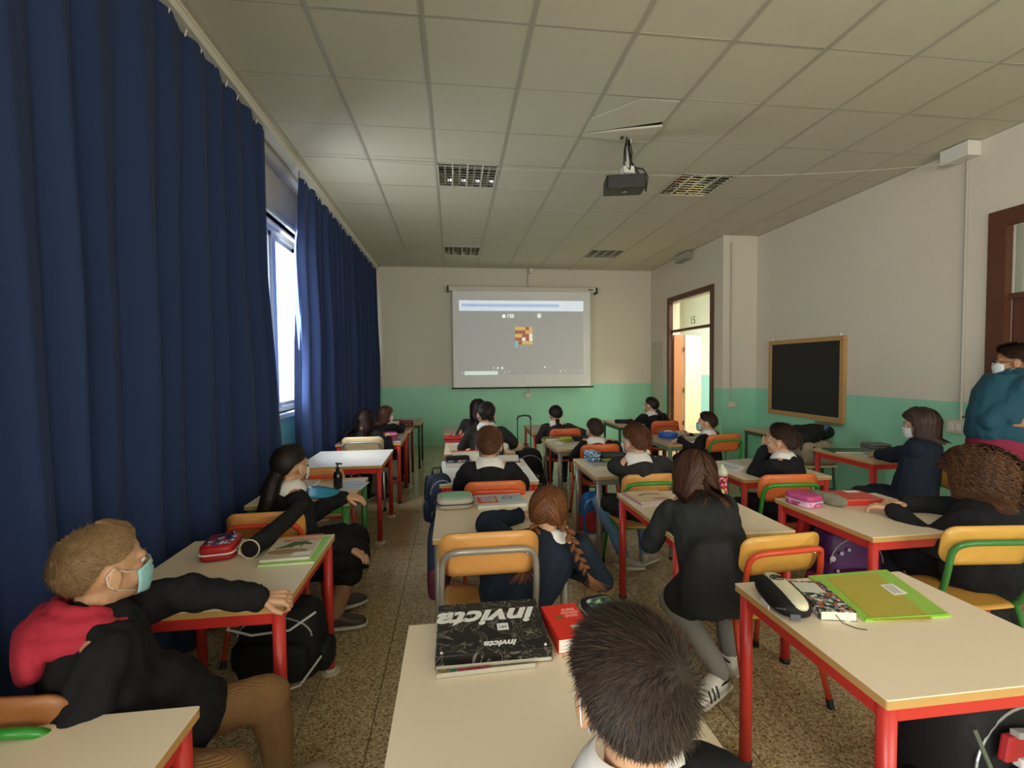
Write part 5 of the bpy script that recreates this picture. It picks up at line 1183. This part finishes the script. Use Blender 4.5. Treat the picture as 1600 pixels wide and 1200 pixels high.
            if len(pts) > 2: hg.ribbon(pts, ha.get('wid', .003), ns, rng.random())
    ho = hg.build('hair', hm, e, origin=org)
    ho.data.shade_smooth()
    if hair == 'tail':
        tg = G(); tg.r = []; tail(tg, ha['path'], ha.get('r', .025), ha.get('nt', 250), rng, .004); tg.build('ponytail', hm, e, origin=org)
        p0 = V(ha['path'][0]); d = (V(ha['path'][1])-p0).normalized(); o1 = d.orthogonal().normalized(); o2 = d.cross(o1)
        G().tube([p0+d*.01+(o1*math.cos(a)+o2*math.sin(a))*ha.get('r', .025)*.85 for a in [2*PI*q/14 for q in range(14)]], .005, 6, closed=True).build('hair_tie', M_dark, e, origin=org)
    if hair == 'braids':
        for pth in ha['paths']:
            bg2 = G(); bg2.r = []; braid(bg2, pth, ha.get('r', .018), rng)
            end = V(pth[-1]); d = (end-V(pth[-2])).normalized()
            for _ in range(120):
                a = V((rng.gauss(0, .28), rng.gauss(0, .28), 0)); q = [end+(d+a*.25*k)*.024*k for k in range(5)]; bg2.ribbon(q, .004, [V((0, -1, 0))]*5, rng.random())
            bg2.build('braid', hm, e, origin=org)
            G().tube([end+V((math.cos(a), math.sin(a), 0))*.012 for a in [2*PI*q/12 for q in range(12)]], .005, 6, closed=True).build('hair_tie', M_dark, e, origin=org)
    if hair == 'bun':
        bg2 = G(); bg2.r = []
        for bp_ in ha['buns']:
            c0 = H.W(V(bp_)); r_ = ha.get('br', .03)
            for k in range(26):
                a = k*.7; p = [c0+H.M @ V((math.cos(a+t)*r_*math.cos(k*.23), math.sin(a+t)*r_*math.cos(k*.23)*.8, math.sin(k*.23)*r_*.9+t*.004)) for t in [i*.35 for i in range(7)]]
                bg2.tube(p, .0065, 6); bg2.r += [rng.random()*.7]*(len(bg2.v)-len(bg2.r))
            bg2.ell(c0, r_*.9, None, 12, 8); bg2.r += [.2]*(len(bg2.v)-len(bg2.r))
        bg2.build('hair_bun', hm, e, origin=org, smooth=True)
    # --- mask with ear loops
    if mask:
        P = []
        for i in range(9):
            v = -1+2*i/8; row = []
            for j in range(17):
                u = -1+2*j/16; a = u*math.radians(72); rr = 1+.12*(1-abs(u)**1.5)*(1-.5*v*v)
                pl = .0022*math.sin(v*9)*(1-u*u)
                z = -.045+v*(.043-.012*u*u); yy = .028+(.066+pl)*math.cos(a)*rr*(1-.10*max(0, -v)); xx = (.064-.010*max(0, -v))*math.sin(a)*1.04
                row.append(H.w(xx, yy, z))
            P.append(row)
        mo = G().surf(P).build('mask', mask, e, origin=org, smooth=True, solid=.002)
        for k in (1, -1):
            g2 = G()
            g2.tube([H.w(k*.0635, .048, -.012), H.w(k*.070, .022, -.004), H.w(k*.080, -.006, .018), H.w(k*.084, -.022, .004), H.w(k*.083, -.020, -.02), H.w(k*.078, -.004, -.038), H.w(k*.0635, .040, -.062)], .0017, 5)
            g2.build('ear_loop', MASKW, mo, smooth=True).location = -org
    if hood: hood(e, org, dict(H=H, nb=nb, SR=SR, SF=SF, shc=shc, s=s, S=S_, mid=mid, up=up))
    return e, dict(H=H, nb=nb, SR=SR, SF=SF, shc=shc, S=S_, E=E_, W=W_, K=K_, A=A_, hp=hp, mid=mid, org=org, s=s)
hp_ = lambda x, y, Y: tuple(ony(x, y, Y))
QUICK = False
# 1. boy seen from behind at the bottom
person('boy seen from behind at the bottom edge, short dark hair with a crown whorl', (.24, .42), -8, hp_(985, 1085, .66), hyaw=0, hpitch=-9, s=1.0, hair='short', hm=hairmat('dark_ash_hair', '120d0b', '493a30'), fine=2, mask=MASKW,
       hands={1: (.36, .62, .56), -1: (.12, .62, .56)}, nhair=26000, seed=11, hairargs=dict(T=.015, L=.034, wid=.0011, whorl=(.030, -.070, .058), lift=.22), cuffs=True)
# 2. boy in red hood at the left
def red_hood(e, org, d):
    nb, SR, SF, s = d['nb'], d['SR'], d['SF'], d['s']; g = G(); up = V((0, 0, 1)); M = Matrix((SR, SF, up)).transposed()
    for lay, (ra, zz, th) in enumerate(((.070, .034, .019), (.090, .004, .027), (.108, -.030, .025))):
        ring = []; rr = []
        for k in range(24):
            a = 2*PI*k/24; bk = max(0, -math.cos(a)); fr = max(0, math.cos(a))
            ring.append(nb+SR*math.sin(a)*ra*s+SF*(math.cos(a)*(ra*.88)*s-.010-.012*lay*bk)+up*(zz+.012*bk-.050*fr)); rr.append(th*(1-.35*fr))
        g.tube(ring, rr, 10, closed=True)
    g.ell(nb-SF*.118*s+up*(-.050), (.105*s, .040*s, .070*s), M); g.ell(nb-SF*.128*s+up*(-.095)-SR*.01, (.070*s, .028*s, .045*s), M)
    voxel(g, .006, 2, .6, .008, 11, 5).build('red_hood', mat('red_fleece', 'b3273c', .85, var=.12, bump=.1, scale=50), e, origin=org, smooth=True)
def jacket(c, d):
    hp = d['hp']; K = d['K']
    for k in (1, -1): c.cap(hp+V((0, 0, .03)), hp.lerp(K[k], .30)+V((0, 0, .02)), .118, .108)
    c.cap(hp+V((-.03, -.04, .1)), hp+V((-.03, -.05, -.04)), .125, .11)
    c.cap(d['shc']+V((.07, .03, -.2)), hp+V((.15, .06, .07)), .10, .115)
pe, D = person('boy with short blond-brown hair, light blue mask and red hood, arm on the desk corner', (-.93, 1.33), 62, hp_(163, 888, 1.40), hyaw=38, hpitch=3, s=1.06, hair='short', hm=HBL, fine=2, mask=MASKB, coll=False,
       hands={-1: (-.675, 1.66, .722), 1: (-.70, 1.20, .50)}, elb={-1: (.3, .1, .3), 1: (0, -.35, -1)}, handn={-1: ((1, .25, -.15), (0, -.35, 1))}, hcurl=.75,
       legs={-1: ((-.60, 1.52, .47), (-.60, 1.62, .10), (-.45, 1.75, .03)), 1: ((-.60, 1.24, .45), (-.52, 1.28, .10), (-.38, 1.30, .03))}, legm=CORD, shoem=mat('beige_shoe', 'b3a084', .6),
       skirt=.0, syaw=52, extra=jacket, nhair=22000, seed=5, hairargs=dict(T=.009, L=.018, wid=.0013, lift=.3, whorl=(0, -.06, .075), vol=lambda az, el: .010*max(0, math.cos(az))*math.sin(el)), hood=red_hood, folds=.017, torso=1.16)
o_l = D['shc']+D['SF']*.112-V((0, 0, .10))+D['SR']*.045
bdg = G().ell(o_l-D['org'], (.012, .012, .018)).build('badge', MASKW, pe, smooth=True)
# 3. ponytail girl
def flare(c, d):
    for k in (1, -1):
        c.cap(d['hp'], d['K'][k]+V((.0, 0, -.02)), .11, .095); c.cap(d['hp']-V((0, 0, .06)), d['K'][k]-V((.02, 0, .12)), .09, .07)
hd3 = V(hp_(455, 728, 2.80)); 
person('girl with long black ponytail sitting sideways, hand on the green-legged desk corner', (-.90, 2.74), 50, hd3, hyaw=30, s=1.07, hair='tail', hm=HK, fine=2, mask=MASKW, syaw=52,
       hands={-1: (-.68, 2.93, .715), 1: (-.60, 2.66, .50)}, handn={-1: ((1, .15, -.25), (0, -.2, 1)), 1: ((.9, -.2, -.5), (.3, 0, 1))}, elb={-1: (0, 0, -1), 1: (0, -.5, -1)}, hcurl=.25,
       legs={-1: ((-.62, 2.93, .46), (-.72, 2.92, .10), (-.60, 3.0, .03)), 1: ((-.58, 2.72, .45), (-.70, 2.72, .09), (-.57, 2.74, .03))}, shoem=mat('strap_shoe', '4a3836', .5), extra=flare, legm=mat('bare_leg', 'a3785a', .6), skirt=.125, nhair=1500, seed=21,
       hairargs=dict(ties=[(0, -.098, -.012)], path=[hd3+V((-.045, -.085, -.03)), hd3+V((-.062, -.115, -.075)), hd3+V((-.075, -.13, -.15)), hd3+V((-.10, -.13, -.23)), hd3+V((-.125, -.125, -.31)), hd3+V((-.145, -.12, -.38))], r=.042, nt=500, T=.010, wid=.003))
# 4/5 girls by the curtain
h4 = V(hp_(570, 658, 5.25))
person('girl with very dark long hair hunched at the red-legged desk by the curtain', (-.98, 5.12), 15, h4, hyaw=20, hpitch=-15, s=.98, hair='long', hm=hairmat('maroon_black_hair', '100a0a', '2e1614'), fine=0, hands={1: (-.74, 5.30, .72), -1: (-1.12, 5.38, .72)}, nhair=700, seed=31, hairargs=dict(zend=.70, flare=.6, wid=.009, spread=.05, vol=.03), coll=False, wide=1.15)
h5 = V(hp_(603, 648, 6.0))
person('girl with light brown hair in profile, reaching across the dark red legged desk', (-.93, 5.95), 30, h5, hyaw=62, hpitch=-8, s=.95, hair='long', hm=HB, fine=0, mask=MASKW, hands={1: (-.68, 6.28, .73), -1: (-.85, 6.35, .72)}, nhair=600, seed=32, hairargs=dict(zend=.84, wid=.008, spread=.04), coll=False)
# 6 braids girl
h6 = V(hp_(856, 800, 2.13))
person('girl with two auburn braids and white collar on the grey framed chair', (.27, 2.09), 6, h6, hyaw=14, hpitch=-14, hroll=-6, s=1.04, hair='braids', hm=HR, smock=NAVYC, fine=2, wide=1.15,
       hands={-1: (.34, 2.42, .715), 1: (.50, 2.22, .52)}, elb={-1: (-.8, -.15, .05), 1: (1, -.35, -.5)}, nhair=5000, seed=41, syaw=12, torso=1.18,
       hairargs=dict(T=.010, wid=.0028, ties=[(.072, -.05, -.055), (-.072, -.05, -.055)], r=.025, paths=[
           [h6+V((.065, -.055, -.045)), h6+V((.080, -.125, -.085)), h6+V((.095, -.165, -.13)), h6+V((.115, -.180, -.18)), h6+V((.135, -.180, -.215))],
           [h6+V((-.062, -.04, -.045)), h6+V((-.085, -.10, -.075)), h6+V((-.105, -.14, -.11)), h6+V((-.12, -.15, -.15))]]))
# 7 brown boy
h7 = hp_(764, 696, 3.08)
person('boy with short brown hair and wide white collar on the orange chair, centre row', (.255, 3.14), 0, h7, hyaw=8, hpitch=2, s=1.04, hair='short', hm=hairmat('warm_brown_hair', '301a10', '74482c'), fine=1, mask=MASKW, nhair=9000, seed=51, hairargs=dict(T=.014, L=.03, wid=.0022), hands={1: (.42, 3.40, .70), -1: (.10, 3.42, .70)})
# 8 curls girl
h8 = V(hp_(760, 648, 4.22))
person('girl with dark curled pinned-up hair and grey-black smock, arm on the desk', (.28, 4.26), 4, h8, hyaw=0, s=1.0, hair='bun', hm=HK, smock=GREYC, fine=0, mask=MASKW, hands={1: (.56, 4.50, .72), -1: (.12, 4.52, .72)}, elb={1: (1, 0, -.6)}, nhair=900, seed=61, hairargs=dict(ties=[(0, -.08, .04)], buns=[(-.035, -.075, .055), (.03, -.085, .045), (0, -.095, .01), (-.03, -.095, -.02), (.035, -.09, -.03), (0, -.06, .095)], br=.022, T=.012), wide=1.0)
# 9 long haired girl nearest the screen
h9 = V(hp_(747, 640, 5.62))
person('girl with long black hair nearest the projection screen, leaning left', (.16, 5.58), -12, h9, hyaw=-12, hpitch=-5, s=1.02, hair='long', hm=hairmat('plum_black_hair', '120b0c', '2c1a1c'), fine=0, nhair=900, seed=71, hairargs=dict(zend=.62, flare=.6, wid=.009, spread=.05, vol=.024), coll=False, wide=1.1, smock=mat('plum_black_cotton', '211a1d', .85))
# 10 far centre right
h10 = V(hp_(868, 648, 5.52))
person('child with smooth black hair, elbow out, right of the trolley bag', (1.30, 5.52), 0, h10, hyaw=-4, hpitch=-4, s=.98, hair='tail', hm=HK, fine=0, hands={1: (1.46, 5.66, .70), -1: (1.15, 5.72, .70)}, elb={1: (1, -.3, -.4)}, nhair=700, seed=81,
       hairargs=dict(ties=[(0, -.095, -.04)], path=[h10+V((0, -.09, -.05)), h10+V((0, -.12, -.09)), h10+V((0.0, -.13, -.16)), h10+V((.01, -.13, -.22))], r=.022, nt=80, T=.01), smock=mat('brown_black_cotton', '241c1b', .85), wide=1.08)
# 11 small boy with tilted head
person('small boy with short dark hair and white collar at the rounded silver-legged desk', (1.42, 4.36), 0, hp_(929, 672, 4.32), hyaw=-8, hpitch=8, s=.96, hair='short', hm=HDB, fine=0, mask=MASKW, nhair=2500, seed=91, hairargs=dict(T=.012, wid=.004), hands={-1: (1.28, 4.56, .71), 1: (1.62, 4.56, .71)})
# 12 boy in jeans
person('boy with brown hair and grey-black smock, elbow on the silver-legged desk, blue jeans', (1.39, 3.22), -8, hp_(993, 690, 3.08), hyaw=-18, hpitch=0, s=1.04, hair='short', hm=hairmat('warm_brown_hair', '301a10'), smock=GREYC, fine=1, mask=MASKW, nhair=7000, seed=101, wide=1.2, torso=1.1,
       hairargs=dict(T=.015, L=.03, wid=.0024), hands={-1: (1.30, 3.50, .71), 1: (1.55, 3.45, .71)}, elb={-1: (-1, 0, -.15), 1: (1, 0, -.3)}, legm=DENIM, legs={-1: ((1.10, 3.42, .46), (1.20, 3.20, .12), (1.32, 3.22, .03)), 1: ((1.48, 3.55, .46), (1.40, 3.28, .10), (1.52, 3.36, .03))}, shoem=mat('grey_sneaker', 'a39a8c', .6))
# 13 girl in the long coat
h13 = V(hp_(1085, 742, 2.22))
def coat(c, d):
    hp = d['hp']; s = d['s']
    c.tube([d['shc']-V((0, 0, .04)), hp+V((-.02, .0, .12)), hp+V((-.045, -.01, .0)), hp+V((-.05, -.01, -.115))], [.10, .135, .155, .165], 20, flat=.8, up=(0, 1, 0))
    c.tube([hp+V((.03, 0, .1)), hp+V((.10, .01, -.06))], [.10, .12], 16, flat=.8, up=(0, 1, 0))
person('girl with long brown hair and long black smock leaning over a desk, white striped sneaker', (1.20, 1.96), 2, h13, hyaw=6, hpitch=-14, s=1.06, hair='long', hm=hairmat('chestnut_hair', '22140f', '5f3a28'), fine=2, nhair=3200, seed=111, smock=GREYC,
       hands={-1: (1.16, 2.36, .715), 1: (1.32, 2.38, .715)}, elb={-1: (-.6, -.2, -.7), 1: (.5, .1, -.8)}, legm=LEGG, shoem=SHOEW, extra=coat, coll=False, torso=1.12, seat=.44, skirt=.10, 
       legs={-1: ((1.04, 2.10, .36), (1.155, 1.90, .125), (1.04, 1.86, .03)), 1: ((1.34, 2.18, .40), (1.30, 2.05, .11), (1.26, 2.14, .03))}, hairargs=dict(zend=.875, wid=.005, spread=.04, flare=.9, vol=.024, zvar=.02, seg=.016, back=.1), wide=.98)
# 14 boy in profile near door
person('boy with short black hair in profile with pale mask, hand over the green-legged desk', (2.80, 4.78), -38, hp_(1104, 661, 4.70), hyaw=-52, hpitch=3, s=1.02, hair='short', hm=HDB, fine=1, mask=MASKB, nhair=4000, seed=121, hairargs=dict(T=.012, wid=.003),
       hands={-1: (2.36, 4.64, .72), 1: (2.62, 4.92, .71)}, elb={-1: (0, -.4, -.3)}, handn={-1: ((-.9, .3, -.6), (0, 0, 1))}, wide=1.1)
# 15 girl by the door
h15 = V(hp_(1017, 634, 6.15))
person('girl with black beret-like smooth hair and low ponytail beside the open door', (2.84, 6.12), -6, h15, hyaw=-30, hpitch=2, s=1.02, hair='tail', hm=HK, fine=0, mask=MASKW, nhair=900, seed=131, hands={-1: (2.50, 6.35, .71), 1: (2.95, 6.4, .71)}, wide=1.1,
       hairargs=dict(ties=[(.02, -.095, -.01)], path=[h15+V((.05, -.07, -.05)), h15+V((.09, -.10, -.10)), h15+V((.12, -.11, -.17)), h15+V((.13, -.11, -.25))], r=.026, nt=120, T=.014))
# 16 elbow-leaning boy
person('boy with wavy dark brown hair and white collar, hands clasped at his face', (2.40, 3.03), -30, hp_(1221, 690, 3.12), hyaw=-36, hpitch=4, s=1.03, hair='short', hm=HDB, fine=1, nhair=7000, seed=141, wide=1.12,
       hairargs=dict(T=.020, L=.034, wid=.0028, lift=.4), hands={-1: hp_(1194, 704, 3.26), 1: hp_(1202, 700, 3.22)}, elb={-1: (-.6, .2, -1), 1: (.5, .5, -1)}, handn={-1: ((.2, -.1, 1), (-.6, -.8, 0)), 1: ((.1, -.2, 1), (-.6, -.8, 0))}, hcurl=.6)
# 17 bob girl
person('girl with dark bob hair and white mask, navy-black smock, by the right wall', (3.36, 3.02), -28, hp_(1438, 664, 3.08), hyaw=-36, hpitch=-10, s=1.08, hair='bob', hm=hairmat('bob_brown_hair', '1d1512', '4a372e'), fine=1, mask=MASKW, nhair=2500, seed=151, smock=NAVYC, wide=1.15, torso=1.12, coll=False,
       hands={-1: (3.50, 3.50, .72), 1: (3.66, 3.52, .72)}, hairargs=dict(zend=.93, wid=.005, spread=.02, vol=.022, zvar=.01, seg=.016), elb={-1: (-.6, -.2, -.6)}, legm=mat('dark_denim', '27303f', .85))
# 18 curly girl
h18 = V(hp_(1530, 750, 2.12))
person('girl with big frizzy curly brown hair at the right edge, hand on her desk', (2.60, 2.00), -4, h18, hyaw=-8, hpitch=-3, s=1.08, hair='curlybig', hm=HC, fine=2, mask=MASKW, nhair=5200, seed=161, wide=1.4, torso=1.35, syaw=-25, coll=True,
       hands={-1: (2.33, 2.20, .72), 1: (2.44, 2.28, .72)}, elb={-1: (-.5, -.8, -.9), 1: (.2, -.4, -.6)}, sleeve=1.15, handn={-1: ((-.6, .75, -.05), (0, 0, 1))}, hcurl=.45,
       hairargs=dict(zend=.82, wid=.0045, curl=.011, cfreq=150, spread=.11, vol=.066, zvar=.05, seg=.012, T=.034))
# 19 teacher, standing with folded arms
def belly(c, d):
    h = d['hp']; c.tube([V((h.x, h.y, z)) for z in (.955, 1.0, 1.15, 1.3, 1.42)], [.225, .25, .245, .215, .15], 28, flat=.84, up=(0, 1, 0))
SW = mat('teal_sweater', '17495a', .85, var=.1, bump=.15, scale=70)
ht = V(hp_(1583, 566, 2.78))
pe, D = person('standing teacher in glasses and white mask, teal sweater over wine red top, arms folded', (ht.x-.04, 2.76), -48, ht, hyaw=-42, hpitch=0, s=1.0, hair='short', hm=HDB, skin=SKIN_T, smock=SW, fine=2, mask=MASKW, coll=False, adult=True, standing=True, zh=1.12, skirt=0, extra=belly, nhair=6000, seed=171, torso=1.45, wide=1.05, sleeve=1.2,
       hands={-1: tuple(ht+V((-.10, .14, -.40))), 1: (3.665, 2.63, 1.11)}, elb={-1: (-.75, -.75, -.3), 1: (-.6, .5, -.5)}, handn={1: ((.85, -.5, .0), (-.5, -.8, .2))}, hcurl=.15,
       legs={1: ((ht.x+.06, 2.92, .50), (ht.x+.06, 2.92, .09), (ht.x-.08, 2.98, .03)), -1: ((ht.x-.02, 2.72, .50), (ht.x-.02, 2.72, .09), (ht.x-.16, 2.76, .03))}, hairargs=dict(T=.014, L=.04, wid=.003))
wg = G(); hp0 = D['hp']
hq = V((hp0.x-.0, hp0.y, .90)); wg.tube([hq-V((0, 0, .08)), hq-V((0, 0, .05)), hq+V((0, 0, .04)), hq+V((0, 0, .09))], [.215, .235, .245, .235], 28, flat=.84, up=(0, 1, 0))
voxel(wg, .009, 3, .5, .006, 12, 4).build('wine_top_hem', mat('wine_red_cotton', '84183c', .8, bump=.05), pe, origin=D['org'], smooth=True)
H = D['H']; gl = G()
for k in (1, -1):
    gl.tube([H.w(k*.030+.021*math.cos(a), .097-.006*abs(math.cos(a)), .002+.016*math.sin(a)) for a in [2*PI*q/16 for q in range(16)]], .0018, 5, closed=True)
    gl.tube([H.w(k*.052, .090, .004), H.w(k*.074, .05, .004), H.w(k*.082, -.004, .0)], .0020, 5)
gl.tube([H.w(-.01, .100, .004), H.w(.01, .100, .004)], .0018, 5)
gl.build('glasses', M_dark, pe, origin=D['org'], smooth=True)
